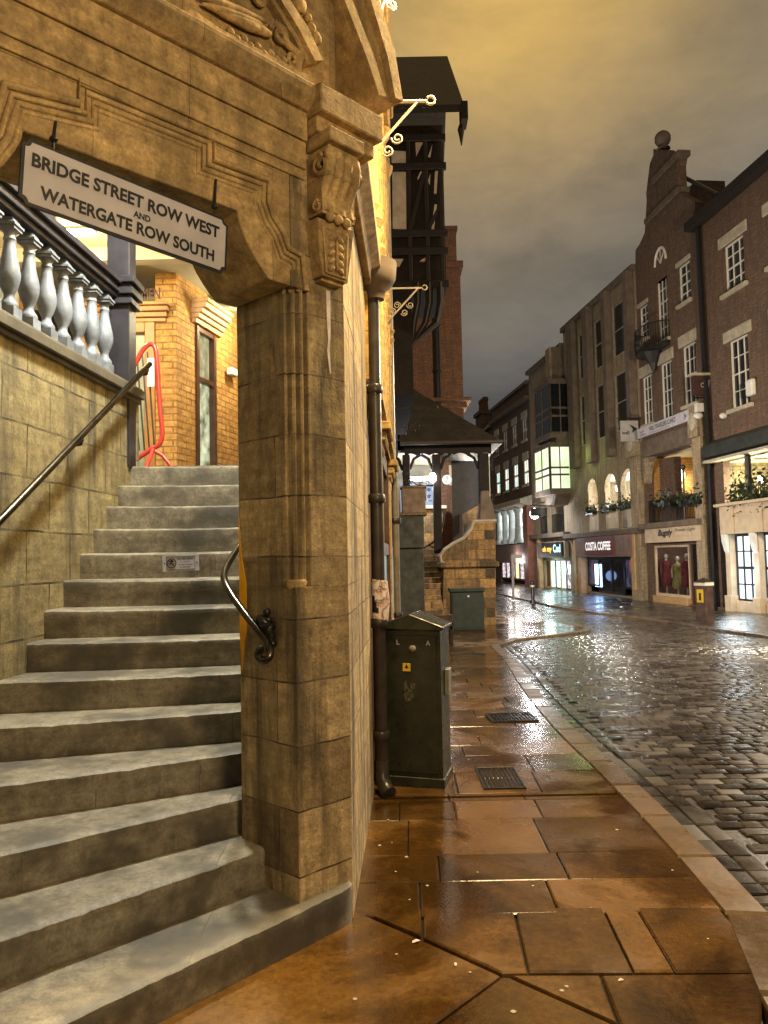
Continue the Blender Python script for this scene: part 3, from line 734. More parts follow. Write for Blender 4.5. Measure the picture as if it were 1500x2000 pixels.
# no smoking plate on the tenth riser
p = aty(355, 1099.5, 4.962); yy = FR_[10][0].lerp(FR_[10][1], .6)
t = thing('no_smoking_plate', 'small white no smoking plate screwed to a stair riser', 'sign', (p.x, 4.97, p.z))
F = Matrix.Translation((p.x, 4.935, p.z)) @ Matrix.Rotation(math.radians(90), 4, 'X') @ Matrix.Rotation(.025, 4, 'Z') @ Matrix.Rotation(-.03, 4, 'Y')
q = MB(F); q.box(-.117, .117, -.052, .052, -.004, .0); q.build('plate', M['sign'], t)
q = MB(F)
for a, b, c, d in ((-.093, .093, .040, .0425), (-.093, .093, -.0425, -.040), (-.093, -.0905, -.04, .04), (.0905, .093, -.04, .04)): q.box(a, b, c, d, .0003, .0015)
q.lathe([(.005, .0), (.005, .002)], (-.105, 0, 0), 8); q.lathe([(.005, .0), (.005, .002)], (.105, 0, 0), 8); q.build('border', M['ink'], t)
q = MB(F); q.tube([(-.058+.029*math.cos(a*.2618), .029*math.sin(a*.2618), .001) for a in range(24)], .0032, 4, closed=True)
q.tube([(-.079, .021, .002), (-.037, -.021, .002)], .003, 4); q.box(-.078, -.045, -.006, -.001, .0003, .0015)
q.ball((-.056, .014, .0), .011, .008, .001); q.build('pictogram', M['ink'], t)
q = MB(F)
for s, w, h, y, sh in (('NO SMOKING', .105, .013, .026, 0), ('It is against', .066, .009, .007, .2), ('the law to smoke', .092, .010, -.010, .2), ('on this stair', .07, .010, -.026, .2)): q.text(s, w, h, F.inverted() @ F @ Matrix.Translation((.03, y, 0)), .001, .015, sh)
q.build('lettering', M['ink'], t)
# ------------------------------------------------------------ hanging street sign
tl, tr, blc, brc = aty(38, 259, 2.47), aty(444, 432, 3.04), aty(40, 400, 2.47), aty(444, 536, 3.04)
cen = (tl+tr+blc+brc)/4; ux = ((tr-tl)+(brc-blc)).normalized(); uz = (tl-blc+tr-brc).normalized(); uz = (uz-ux*uz.dot(ux)).normalized(); un = ux.cross(uz)
F = Matrix.Translation(cen) @ Matrix(((ux.x, uz.x, un.x, 0), (ux.y, uz.y, un.y, 0), (ux.z, uz.z, un.z, 0), (0, 0, 0, 1)))
sw_, sh_ = ((tr-tl).length+(brc-blc).length)/4, ((tl-blc).length+(tr-brc).length)/4
sg = thing('street_sign', 'hanging white enamel street sign with black capitals under the arch', 'sign', tuple(cen))
def plate(w, h, c): # rectangle with scooped corners
    out = []
    for sx, sy, a0 in ((1, 1, 180), (-1, 1, 270), (-1, -1, 0), (1, -1, 90)):
        seq = [270, 247, 225, 202, 180] if (sx*sy > 0) else [180+90, 292, 315, 337, 360]
        cx, cy = sx*w, sy*h; pts = []
        for k in range(5):
            a = math.radians(22.5*k)
            pts.append((cx-sx*c*math.cos(a) if True else 0, cy-sy*c*math.sin(a)))
        if sx*sy < 0: pts = pts[::-1]
        out += pts[::-1] if True else pts
    return out
def scoop(w, h, c):
    P = []
    for sx, sy in ((1, 1), (-1, 1), (-1, -1), (1, -1)):
        arc = [(sx*(w-c*math.cos(a)), sy*(h-c*math.sin(a))) for a in [math.radians(x) for x in (90, 67, 45, 22, 0)]]
        # from the vertical side to the horizontal one, kept anticlockwise
        if sx*sy > 0: arc = arc
        arc2 = sorted(arc, key=lambda p: p[0]*1.0)
        P.append(arc2 if sx*sy < 0 and sy < 0 else arc2)
    tr_, tl_, bl_, br_ = P
    return sorted(tr_, key=lambda p: -p[0])+sorted(tl_, key=lambda p: -p[0])+sorted(bl_, key=lambda p: p[0])+sorted(br_, key=lambda p: p[0])
q = MB(F); q.prism(scoop(sw_, sh_, .022), -.008, 0.); q.build('frame', M['newel'], sg, bevel=.0015)
q = MB(F); q.prism(scoop(sw_-.012, sh_-.012, .02), .0005, .0025); q.build('plate', M['sign'], sg)
q = MB(F); Tm = Matrix.Translation
q.text('BRIDGE STREET ROW WEST', 2*sw_*.905, .050, Tm((-.004, .047, .003)), .001, .035)
q.text('AND', .068, .025, Tm((.03, -.007, .003)), .001, .035)
q.text('WATERGATE ROW SOUTH', 2*sw_*.84, .048, Tm((.003, -.056, .003)), .001, .035)
q.build('lettering', M['ink'], sg)
for sx in (-.30, .34):
    q = MB(F); q.tube([(sx, sh_-.01, -.004), (sx, sh_+.03, -.004)], .005, 6); q.ball((sx, sh_+.035, -.004), .014)
    q.tube([(sx, sh_+.04, -.004), (sx+.01, sh_+.16, -.02)], .006, 6); q.build('hanger', M['iron'], sg, smooth=60)
# ------------------------------------------------------------ covered row behind the stairs
rw = thing('covered_row', 'upper level walkway floor and ceiling behind the stair wall', 'walkway', (-3, 8, 2.2))
mb = MB(); mb.box(-7, -.62, 5.86, 14, 2.1, 2.333); mb.box(-7, -2.36, 2.2, 5.86, 2.1, 2.6); mb.build('floor', M['step'], rw)
mb = MB(); mb.box(-7, -.62, 3.9, 14, 5.05, 5.25)
for y in (6.6, 8.2, 9.8, 11.4): mb.box(-6.9, -.65, y, y+.16, 4.90, 5.05)
mb.build('ceiling', M['plaster'], rw)
# brick shop on the row: corner pier, side wall with tall window, door
sh = thing('brick_shop', 'orange brick shop on the row with gold cornices and a tall window', 'shop', (-2.4, 9.0, 2.33))
pc = aty(345, 800, 9.0); a1 = math.radians(90-14.5)
SW = frame((pc.x, pc.y, 0), -math.radians(104.5))        # x towards the camera along the side wall, y out of it
q = MB(SW); q.wall(-3.4, 0, 2.2, 5.05, [(-.98, -.46, 2.34, 4.55)], 0., .22)
q.build('side_wall', M['brick_warm'], sh)
q = MB(); q.box(pc.x-.25, pc.x-.001, pc.y, pc.y+.3, 2.2, 5.05); q.box(pc.x-3.9, pc.x-1.2, pc.y+.02, pc.y+.3, 2.2, 2.9); q.build('front_wall', M['brick_warm'], sh)
q = MB(SW); q.box(-.52, -.46, -.10, .03, 2.34, 4.55); q.box(-.98, -.92, -.10, .03, 2.34, 4.55); q.box(-.92, -.52, -.08, .02, 4.49, 4.55); q.box(-.92, -.52, -.08, .02, 3.86, 3.92); q.box(-.92, -.52, -.08, .02, 2.34, 2.42)
fr = q.build('window', M['wood_dark'], sh, bevel=.004)
q = MB(SW); q.box(-.92, -.52, -.06, -.05, 2.42, 3.86); q.build('pane', glow_mat('row_window_glow', (.75, .8, .5), .8, .75, 5., (.10, .09, .05)), fr)
q = MB(SW); q.box(-.92, -.52, -.061, -.051, 3.92, 4.49)
for i in range(4): q.box(-.92+.1*i+.045, -.92+.1*i+.055, -.051, -.045, 3.92, 4.49)
q.build('top_light', glow_mat('leaded_glow', (.75, .68, .35), .55, .5, 9.), fr)
q = MB(SW)
for o, z0, z1 in ((.06, 4.56, 4.62), (.10, 4.622, 4.68), (.14, 4.682, 4.74), (.19, 4.742, 4.81), (.22, 4.812, 4.86)): q.box(-1.10, -.38, -.05, o, z0, z1)
q.build('cornice', M['ochre'], sh, bevel=.006)
q = MB(); dx0, dx1 = pc.x-1.2, pc.x-.25; yf = pc.y
for a, b in ((dx0, dx0+.12), (dx1-.12, dx1)): q.box(a, b, yf-.03, yf+.12, 2.33, 4.45)
q.box(dx0+.121, dx1-.121, yf-.03, yf+.12, 4.33, 4.449)
q.build('door_frame', M['wood'], sh, bevel=.006)
q = MB(); q.box(dx0+.12, dx1-.12, yf+.05, yf+.09, 2.33, 4.33); d = q.build('door', mat('grey_green_door', (.30, .31, .22), .4, .2, 5., .05), sh)
q = MB()
for i, (o, z0, z1) in enumerate(((.03, 4.452, 4.5), (.07, 4.502, 4.56), (.11, 4.562, 4.62), (.15, 4.622, 4.66))): q.box(dx0-.1, dx1+.12+o*.5, yf-o, yf+.12, z0, z1)
q.build('door_cornice', M['wood'], sh, bevel=.006)
q = MB(); q.text('CRAFTSMEN', .62, .14, Matrix.Translation((pc.x-.50, yf-.008, 4.80)) @ Matrix.Rotation(math.radians(90), 4, 'X'), .004, .02)
q.build('lettering', M['wood_dark'], sh)
# glazed shop front behind the balusters
gs = thing('glazed_shopfront', 'glowing glazed shop front seen between the balusters', 'shop', (-4.3, 6.5, 2.33))
q = MB()
for y in (3.2, 4.4, 5.6, 6.8, 8.0, 9.0): q.box(-4.36, -4.26, y, y+.1, 2.33, 5.05)
for z in (2.35, 3.0, 4.35, 4.95): q.box(-4.34, -4.28, 3.3, 9.0, z, z+.08)
q.build('frame', M['wood'], gs)
q = MB(); q.box(-4.33, -4.31, 3.3, 9.0, 2.4, 5.0); q.build('glazing', glow_mat('shopfront_glow', (1., .8, .38), .75, .8, 1.6, (.25, .26, .16)), gs)
# end wall of the walkway
q = MB(); q.box(-7, -.6, 13.9, 14.1, 2.2, 5.1); tag(q.build('end_wall', M['brick_warm']), 'plain orange brick wall closing the far end of the row', 'wall')
# small white camera box on the brick wall, crowd barrier
q = MB(SW); q.box(-1.45, -1.25, .04, .12, 4.10, 4.20); q.box(-1.38, -1.32, .0, .04, 4.12, 4.18)
tag(q.build('camera_housing', M['white'], bevel=.008), 'small white camera housing on the brick side wall of the row shop', 'camera')
br = thing('crowd_barrier', 'red tubular barrier with a taped paper notice at the top of the stairs', 'barrier', (-1.9, 6.4, 2.33))
bp = lambda px, py, y=6.45: aty(px, py, y)
q = MB(); loop = [bp(270, 700), bp(280, 682), bp(293, 672), bp(302, 678), bp(306, 700), bp(312, 790), bp(317, 845), bp(311, 868), bp(296, 877), bp(272, 893), bp(250, 905), bp(246, 760)]
q.tube(crv(loop+loop[:1], 4)[:-1], .020, 8, closed=True); q.build('frame', M['red'], br, smooth=60)
q = MB(); q.tube([bp(296, 877), bp(318, 890), bp(338, 915)], .018, 8); q.tube([bp(300, 875), bp(285, 915, 6.3)], .018, 8); q.build('leg', M['red'], br, smooth=60)
for i, px in enumerate((258, 268, 278, 288)):
    q = MB(); q.tube([bp(px, 705-i*6, 6.46), bp(px+14, 880, 6.46)], .007, 6); q.build('rod', M['iron'], br)
q = MB(); a, b = bp(288, 700, 6.42), bp(302, 755, 6.42); q.box(a.x, b.x, 6.41, 6.413, b.z, a.z); q.build('notice', M['paper'], br)
# row ceiling lamps
def ceiling_light(loc, power, col, label, size=.12):
    t = thing('ceiling_light', label, 'lamp', loc, 'ceiling lights of the row')
    x, y, z = loc; q = MB(); q.box(x-.3, x+.3, y-.07, y+.07, z-.03, z); q.build('housing', M['white'], t)
    q = MB(); q.box(x-.28, x+.28, y-.05, y+.05, z-.055, z-.032); q.build('diffuser', M['bulb'], t)
    lamp('light', t, (x, y, z-.14), power, col, size)
ceiling_light((-1.05, 4.55, 5.05), 640, (1., .99, .84), 'white ceiling light above the middle of the stairs')
ceiling_light((-3.1, 7.4, 4.90), 120, (1., .74, .36), 'warm ceiling light in front of the brick shop')
ceiling_light((-1.5, 9.8, 4.90), 90, (1., .85, .5), 'warm ceiling light beside the tall shop window')

# ------------------------------------------------------------ downpipe, flyer, street cabinet
dp_ = thing('downpipe', 'thick dark downpipe with a stone collar at the sandstone pier', 'pipe', (-.005, 5.33, 0))
x, y = lx(5.33)+.055, 5.33
q = MB(); q.tube([(x, y, .10), (x, y, 3.50)], .047, 14)
q.tube([(x, y, .22), (x, y-.01, .10), (x+.03, y-.06, .035), (x+.05, y-.09, .02)], .052, 12); q.build('pipe', M['pipe'], dp_, smooth=60)
for z in (.36, 1.12, 1.98, 2.75):
    q = MB(); q.lathe([(.055, 0), (.060, .01), (.060, .05), (.055, .06)], (x, y, z), 14); q.box(x-.085, x-.04, y-.03, y+.03, z+.01, z+.05); q.build('collar', M['pipe'], dp_, smooth=50)
q = MB(); q.lathe([(.062, 0), (.07, .05), (.12, .10), (.145, .14), (.15, .20), (.155, .26)], (x+.02, y, 3.42), 18); q.build('hopper', M['conc_dark'], dp_, smooth=50)
fl = MB(); vs = []; n = 10
for i in range(n+1):
    for j in range(8):
        v = j/7; a = math.radians(-165+i*15); r = .052+.002*math.sin(i)+(.03*max(0, i-6)/4)*(1-abs(v-.5))
        vs.append((x+r*math.cos(a)+.0, y+r*math.sin(a), 1.19+.27*v-.02*(i/n)))
fs = [(i*8+j, (i+1)*8+j, (i+1)*8+j+1, i*8+j+1) for i in range(n) for j in range(7) if not (i < 5 and j in (1, 2, 3) and i+j < 6)]
fl.add(vs, fs)
m_, t_, b_ = newmat('flyer_paper'); nn = noise(t_, coords(t_), 16., 3., .5, 1.2)
t_.links.new(ramp(t_, [(.42, (.72, .68, .68)), (.5, (.62, .40, .36)), (.57, (.12, .10, .12)), (.62, (.7, .66, .66))], nn), b_.inputs['Base Color']); b_.inputs['Roughness'].default_value = .6
tag(fl.build('torn_flyer', m_, smooth=60), 'torn paper flyer wrapped around the downpipe above the cabinet', 'flyer')
cp = V3((.185, 5.63, 0)); ct = thing('street_cabinet', 'dark green metal street cabinet with pitched lid beside the downpipe', 'cabinet', (cp.x, cp.y, 0))
F = Matrix.Translation(cp) @ Matrix.Rotation(math.radians(-14), 4, 'Z') @ Matrix.Rotation(.022, 4, 'Y')
def taper(q, x0, x1, y0, y1, z0, z1, k): # slightly narrower at the top
    q.add([(x0, y0, z0), (x1, y0, z0), (x1, y1, z0), (x0, y1, z0), (x0*k, y0, z1), (x1*k, y0, z1), (x1*k, y1, z1), (x0*k, y1, z1)], [(0,3,2,1),(4,5,6,7),(0,1,5,4),(1,2,6,5),(2,3,7,6),(3,0,4,7)])
w, dd = .235, .17
q = MB(F); taper(q, -w, w, -dd, dd, .03, 1.09, .90); q.build('body', M['cabinet'], ct, bevel=.006, seg=2)
q = MB(F); taper(q, -w-.012, w+.012, -dd-.012, dd+.012, -.01, .07, .99); q.build('plinth', M['cabinet'], ct, bevel=.004)
q = MB(F); taper(q, -w+.045, w-.03, -dd-.010, -dd+.01, .10, 1.05, .90); dr = q.build('door', M['cabinet'], ct, bevel=.003)
for z in (.30, .95):
    q = MB(F); q.tube([(-w+.04, -dd-.014, z), (-w+.04, -dd-.014, z+.08)], .009, 8); q.build('hinge', M['cabinet'], dr, smooth=60)
q = MB(F); q.ball((.02, -dd-.012, .96), .026, .006, .022); q.build('lock_cover', mat('worn_metal_disc', (.3, .29, .25), .5, .4, 20., .1), dr, smooth=60)
q = MB(F); q.box(-.05, .005, -dd-.013, -dd-.0105, .80, .855); q.build('warning_sticker', M['yellow'], dr)
q = MB(F)
Fx = Matrix.Translation((-.0225, -dd-.0135, .832)) @ Matrix.Rotation(math.radians(90), 4, 'X')
q.add([Fx @ V3(p) for p in ((-.016, -.012, 0), (.016, -.012, 0), (0, .016, 0))], [(0, 1, 2)]); q.build('warning_symbol', M['ink'], dr)
q = MB(F); q.text('L', .022, .034, Matrix.Translation((-.085, -dd-.0115, 1.0)) @ Matrix.Rotation(math.radians(90), 4, 'X'), .0005, .03); q.text('A', .03, .034, Matrix.Translation((.13, -dd-.0115, 1.0)) @ Matrix.Rotation(math.radians(90), 4, 'X'), .0005, .01)
q.build('lettering', M['sign'], dr)
q = MB(F)
for _ in range(26):
    xx, zz = random.uniform(-.05, .03), random.uniform(.58, .70); q.box(xx, xx+random.uniform(.006, .018), -dd-.0112, -dd-.0104, zz, zz+random.uniform(.01, .05))
q.build('sticker_residue', mat('sticker_residue', (.10, .095, .06), .7, .5, 40., 0.), dr)
for xx in (-w*.9+.02, w*.9-.02):
    for z in (1.0, 1.04): q = MB(F); q.ball((xx, -dd-.003, z), .010); q.build('bolt', M['steel'], ct, smooth=60)
q = MB(F); k = w*.93
q.add([(-k-.02, -dd-.03, 1.092), (k+.02, -dd-.03, 1.092), (0, -dd-.03, 1.175), (-k-.02, dd+.03, 1.092), (k+.02, dd+.03, 1.092), (0, dd+.03, 1.175),
       (-k-.02, -dd-.03, 1.115), (k+.02, -dd-.03, 1.115), (0, -dd-.03, 1.20), (-k-.02, dd+.03, 1.115), (k+.02, dd+.03, 1.115), (0, dd+.03, 1.20)],
      [(0,1,2),(3,5,4),(6,8,11,9),(8,7,10,11),(0,2,8,6),(2,1,7,8),(3,9,11,5),(5,11,10,4),(0,6,9,3),(1,4,10,7),(0,3,5,2),(2,5,4,1)])
q.build('lid', M['cabinet'], ct, bevel=.004)
q = MB(F); q.box(w*.94, w*.94+.03, -.03, .09, .62, .80); q.build('side_vent', mat('grey_side_panel', (.2, .2, .17), .4, .3, 8., .1), ct, bevel=.004)
q = MB(); p = V3((lx(6.0)+.02, 6.0, 0)); q.box(p.x-.02, p.x+.09, 5.96, 6.02, .28, .36); q.box(p.x-.02, p.x+.06, 5.97, 6.03, .40, .52)
tag(q.build('wall_plates', mat('cream_plates', (.5, .42, .2), .6, .2, 9., 0.)), 'small pale service plates on the wall behind the cabinet', 'plate')

# ------------------------------------------------------------ next building along: golden stone, shop window, pilasters
LF = frame((lx(5.3), 5.3, 0), math.radians(-92.18))       # x runs towards the camera, so distance along the street is -x
b2 = thing('golden_stone_building', 'lamplit golden stone building with pilasters beyond the downpipe', 'building', (lx(6), 6, 0))
s2 = lambda a: -(a-5.3)/math.cos(math.radians(2.18))      # street distance y -> local x
q = MB(LF); q.wall(s2(9.5), s2(5.3), 2.85, 6.8, [], .04, .3); q.wall(s2(13.4), s2(9.5), 2.85, 6.2, [], .0, .3)
q.box(s2(9.5), s2(5.42), -.3, .07, 2.66, 2.72); q.box(s2(9.5), s2(5.42), -.3, .11, 2.722, 2.80); q.box(s2(9.5), s2(5.42), -.3, .06, 2.802, 2.86)
q.build('wall', M['stone_gold'], b2)
for y0 in (5.95, 8.3):
    q = MB(LF); q.box(s2(y0+.5), s2(y0), 0, .06, -.5, 2.45); q.box(s2(y0+.52), s2(y0-.02), 0, .08, -.5, .3); pil = q.build('pilaster', M['stone_gold'], b2, bevel=.01)
    q = MB(LF); q.box(s2(y0+.53), s2(y0-.03), 0, .08, 2.452, 2.50); q.box(s2(y0+.55), s2(y0-.05), 0, .11, 2.502, 2.58); q.box(s2(y0+.58), s2(y0-.08), 0, .15, 2.582, 2.655); q.build('capital', M['stone_gold'], pil, bevel=.012)
for y0 in (5.6, 6.15, 6.7, 7.3, 8.0, 8.8):
    q = MB(LF); x0 = s2(y0+.1)
    q.tube([(x0, .05, 2.87), (x0, .05, 6.2)], .05, 10); q.lathe([(.055, 0), (.085, .05), (.06, .10), (.09, .16), (.05, .2)], (x0, .05, 4.1), 10); q.lathe([(.055, 0), (.09, .06), (.11, .14)], (x0, .05, 6.1), 10)
    q.build('wall_shaft', M['stone_gold'], b2, smooth=50)
q = MB(LF); q.box(s2(9.2), s2(6.0), -.3, .13, 6.802, 7.0); q.box(s2(9.2), s2(6.0), -.3, .17, 7.002, 12.5); q.build('upper_storey', M['stone_gold'], b2, bevel=.02)
for y0, y1 in ((6.55, 8.25), (8.9, 10.85), (11.5, 13.3)):
    q = MB(LF); x0, x1 = s2(y1), s2(y0)
    for a, b in ((x0, x0+.09), (x1-.09, x1)): q.box(a, b, -.02, .05, -.4, 2.60)
    for z0, z1 in ((.12, .3), (1.62, 1.74), (2.45, 2.62)): q.box(x0+.09, x1-.09, -.02, .04, z0, z1)
    q.box(x0+.09, x1-.09, -.02, .06, -.4, .12)
    f = q.build('shop_window', M['wood_dark'], b2, bevel=.006)
    q = MB(LF); q.box(x0+.09, x1-.09, .0, .015, .3, 1.62); q.build('pane', glow_mat('pale_teal_glass', (.40, .55, .55), .55, .55, 2.2), f)
    q = MB(LF); q.box(x0+.09, x1-.09, .0, .015, 1.74, 2.45); q.build('top_pane', M['glass'], f)
q = MB(LF); q.box(s2(13.4), s2(5.35), -.6, -.02, -.5, 2.66); q.build('shop_back', M['wood_dark'], b2)
t = thing('downpipe', 'thin grey pipe with a bright edge on the golden stone front', 'pipe', (lx(9)+.2, 9, 0)); xx = lx(9.0)+.10
q = MB(); q.tube([(xx, 9.0, -.05), (xx, 9.0, 2.4), (xx-.02, 9.0, 2.75), (xx-.02, 9.0, 6.4)], .04, 10); q.build('pipe', mat('grey_pipe', (.2, .18, .15), .3, .3, 9., .1), t, smooth=60)
for z in (.9, 2.0):
    q = MB(); q.lathe([(.06, 0), (.065, .03), (.06, .06)], (xx, 9.0, z), 10); q.build('collar', M['pipe'], t)
# wrought iron sign brackets
def bracket(y, x0, arm, z, dz, m, label, prongs):
    t = thing('sign_bracket', label, 'bracket', (x0, y, z), 'wrought iron sign brackets on the left wall'); q = MB()
    q.tube([(x0, y, z), (x0+arm, y, z)], .010, 6); q.build('arm', m, t)
    q = MB(); q.tube([(x0-.02, y, z-dz), (x0+arm*.86, y, z-.006)], .009, 6); q.build('brace', m, t)
    q = MB(); q.spiral((x0+arm+.022, y, z+.004), .026, .82, .008, (1, 0, 0), (0, 0, 1), 3.6, 6, .95); q.build('hook', m, t, smooth=60)
    c = V3((x0+arm*.42, y, z-dz*.52)); dx, dz_ = V3((arm*.86, 0, dz)).normalized(), V3((-dz, 0, arm*.86)).normalized()
    for off_, st_ in ((dz_*.052-dx*.04, 5.4), (-dz_*.052+dx*.05, 2.2), (-dz_*.055-dx*.05, 2.6), (dz_*.05-dx*.12, 4.2)):
        q = MB(); q.spiral(c+off_, .038, 1.45, .0055, dx, dz_, st_, 6, .25); q.build('scroll', m, t, smooth=60)
    for i in range(prongs): q = MB(); q.tube([(x0+.03+.022*i, y, z), (x0+.03+.022*i, y, z+.085)], .0035, 5); q.build('prong', m, t)
bracket(4.62, lx(4.62), .45, 4.43, .46, M['iron_white'], 'large white wrought iron sign bracket with a row of prongs', 5)
bracket(8.0, lx(8.0)+.1, .36, 4.45, .36, mat('grey_iron', (.34, .30, .24), .5, .3, 12., .1), 'smaller grey wrought iron bracket further along the wall', 0)
bracket(11.0, lx(11)+.1, .55, 3.75, .5, M['iron'], 'dark wrought iron bracket above the pavement near the timber house', 0)
t = thing('scroll_bracket', 'white iron scroll at the very top of the carved gable', 'bracket', (0, 4.62, 4.9)); q = MB()
a = aty(730, 30, 4.62); b = aty(757, -10, 4.62); c = aty(765, 10, 4.62); q.tube([a, aty(742, 22, 4.62), b, aty(762, -40, 4.62)], .011, 6); q.spiral(c, .036, 1.6, .010, (1, 0, 0), (0, 0, 1), 1.7); q.spiral(aty(733, 8, 4.62), .03, 1.2, .010, (-.4, 0, 1), (1, 0, .3), .4)
q.build('scroll', M['iron_white'], t, smooth=60)
# ------------------------------------------------------------ timber framed house
th = thing('timber_house', 'dark timber framed house with white panels jutting over the street', 'house', (.8, 16, zg(16)))
T_ = lambda px, py: (aty(px, py, 15.).x, aty(px, py, 15.).z)
xr_, zr_ = T_(868, 300)[0], T_(868, 560)[1]
q = MB(); q.box(-1.5, T_(806, 680)[0], 15.05, 20, T_(800, 770)[1], zr_+.1); q.box(-1.5, T_(774, 1000)[0], 15.06, 20, -.8, T_(800, 770)[1]); q.build('lower_wall', M['timber'], th)
q = MB(); q.box(-1.5, xr_-.02, 15.10, 17, zr_, T_(800, 240)[1]); q.build('upper_wall', M['timber'], th)
def panel(*pts): q = MB(); q.prism([T_(*p) for p in pts], 15.07, 15.098, lambda a, b, h: (a, h, b)); q.build('infill_panel', M['render'], th)
panel((766, 332), (793, 332), (794, 444), (767, 444)); panel((764, 290), (793, 292), (793, 318), (765, 318)); panel((770, 503), (788, 503), (780, 518), (770, 518))
panel((811, 269), (829, 269), (813, 302)); panel((845, 278), (841, 303), (836, 303)); panel((822, 330), (815, 347), (818, 346), (824, 332)); panel((841, 336), (840, 358), (836, 350))
panel((850, 330), (856, 330), (853, 375), (848, 374)); panel((849, 396), (854, 396), (848, 446), (843, 446)); panel((823, 505), (832, 500), (830, 508), (820, 508))
q = MB()
for px in (760, 799, 833, 862): a = T_(px, 400)[0]; q.box(a-.04, a+.04, 15.02, 15.09, zr_, T_(px, 250)[1])
for py in (268, 324, 455, 490, 555): z = T_(800, py)[1]; q.box(.0, xr_+.03, 15.0, 15.085, z-.07, z+.07)
q.build('beam', M['timber'], th, bevel=.006)
for p0, p1 in (((800, 452), (830, 330)), ((835, 450), (860, 400))):
    q = MB(); (a, b), (c, d) = T_(*p0), T_(*p1); q.tube([(a, 15.05, b), (c, 15.05, d)], .05, 4); q.build('brace', M['timber'], th)
for px in (815, 838, 860): q = MB(); q.tube([(T_(px, 540)[0], 15.07, zr_+.1), (T_(px, 565)[0], 15.06, zr_-.3), (T_(px-8, 590)[0], 15.08, zr_-.7), (T_(806, 640)[0], 15.12, zr_-1.1)], [.09, .08, .07, .05], 6); q.build('bracket', M['timber'], th)
q = MB(); e_, r_ = T_(902, 244), (aty(874, 122, 17.6).x, aty(874, 122, 17.6).z); ez, rz = e_[1], r_[1]
q.add([(-1.5, 14.55, ez), (e_[0], 14.55, ez), (r_[0], 17.6, rz), (-1.5, 17.6, rz), (e_[0], 20.6, ez), (-1.5, 20.6, ez), (-1.5, 14.55, ez+.16), (e_[0], 14.55, ez+.16), (r_[0], 17.6, rz+.16), (-1.5, 17.6, rz+.16), (e_[0], 20.6, ez+.16), (-1.5, 20.6, ez+.16)],
      [(0,1,2,3),(3,2,4,5),(6,9,8,7),(9,11,10,8),(0,6,7,1),(1,7,8,2),(2,8,10,4),(4,10,11,5)]); q.build('roof', M['slate'], th)
q = MB(); q.xz([(e_[0]-.06, ez-.16), (e_[0]+.07, ez-.16), (e_[0]+.07, ez+.2), (e_[0]-.06, ez+.2)], 14.5, 14.9); q.build('bargeboard', M['timber'], th); q = MB(); q.lathe([(.01, -.42), (.05, -.2), (.07, -.1), (.04, 0)], (e_[0]-.05, 14.72, ez-.16), 6); q.build('pendant', M['timber'], th)
# brick tower with chimney behind
bt = thing('brick_tower', 'tall red brick tower with stepped top rising behind the shelter', 'tower', (2.1, 30, -.7))
X = lambda px, y: aty(px, 1000, y).x
q = MB(); q.box(X(803, 29), X(911, 29), 29, 34, -.8, 12.7); q.build('wall', M['brick_tower'], bt)
q = MB(); q.box(X(803, 29)-.5, X(911, 29)+.28, 28.7, 34.3, 7.45, 7.6); q.box(X(803, 29)-.4, X(911, 29)+.12, 28.85, 34.2, 7.2, 7.448); q.build('string_course', M['brick_tower'], bt, bevel=.03)
q = MB(); q.box(X(820, 29), X(911, 29)+.12, 28.9, 31.5, 12.7, 12.95); q.box(X(824, 29), X(905, 29), 29.0, 31.3, 12.95, 14.2); q.box(X(822, 29), X(908, 29), 28.95, 31.4, 14.2, 14.35); q.build('stack', M['brick_tower'], bt, bevel=.02)
q = MB(); xx = X(861, 29); q.tube([(xx, 28.9, 2), (xx, 28.9, 12.3)], .10, 8); q.lathe([(.1, 0), (.22, .2), (.22, .5)], (xx, 28.9, 12.2), 8)
for z in (4.5, 8.6, 10.4): q.lathe([(.12, 0), (.15, .05), (.12, .1)], (xx, 28.9, z), 8)
q.build('drainpipe', M['black'], bt)
# ------------------------------------------------------------ covered stair shelter and its stone steps
ss = thing('stair_shelter', 'dark tiled open shelter over the steps on the left pavement', 'shelter', (2, 25.5, -.57))
q = MB(); e0, e1, y0, y1, ze, zt = .55, 3.72, 24.2, 29, 5.25, 7.55
V = [(e0, y0, ze), (e1, y0, ze), (e1, y1, ze), (e0, y1, ze), (.55, 26.5, zt), (.95, 26.5, zt)]
q.add(V+[(a, b, c-.12) for a, b, c in V], [(0,1,5,4),(1,2,5),(2,3,4,5),(0,4,3),(6,10,11,7),(7,11,8),(8,11,10,9),(6,9,10),(0,6,7,1),(1,7,8,2),(2,8,9,3),(3,9,6,0)]); q.build('roof', M['slate'], ss)
q = MB(); q.tube([(e0, y0-.05, ze-.05), (e1+.05, y0-.05, ze-.05), (e1+.05, y1, ze-.05)], .07, 8); q.build('gutter', M['pipe'], ss)
q = MB()
val = [(.7, 5.05), (3.5, 5.05), (3.5, 4.9)]
nsc = 14
for i in range(nsc*4+1):
    u = 3.5-2.8*i/(nsc*4); val.append((u, 4.86+.07*abs(math.sin(math.pi*i/8))))
q.xz(val, 24.62, 24.70); q.box(.7, 3.5, 24.6, 24.78, 5.05, 5.2); q.build('valance', M['timber'], ss)
for x, w in ((1.72, .13), (3.24, .16), (.75, .12)):
    q = MB(); q.box(x-w, x+w, 24.60, 24.60+2*w, 1.7, 4.9); q.tube([(x+w, 24.7, 4.4), (x+w+.12, 24.7, 4.75), (x+w+.35, 24.7, 4.9)], .06, 6); q.tube([(x-w, 24.7, 4.4), (x-w-.12, 24.7, 4.75), (x-w-.35, 24.7, 4.9)], .06, 6); q.build('post', M['timber'], ss, bevel=.02)
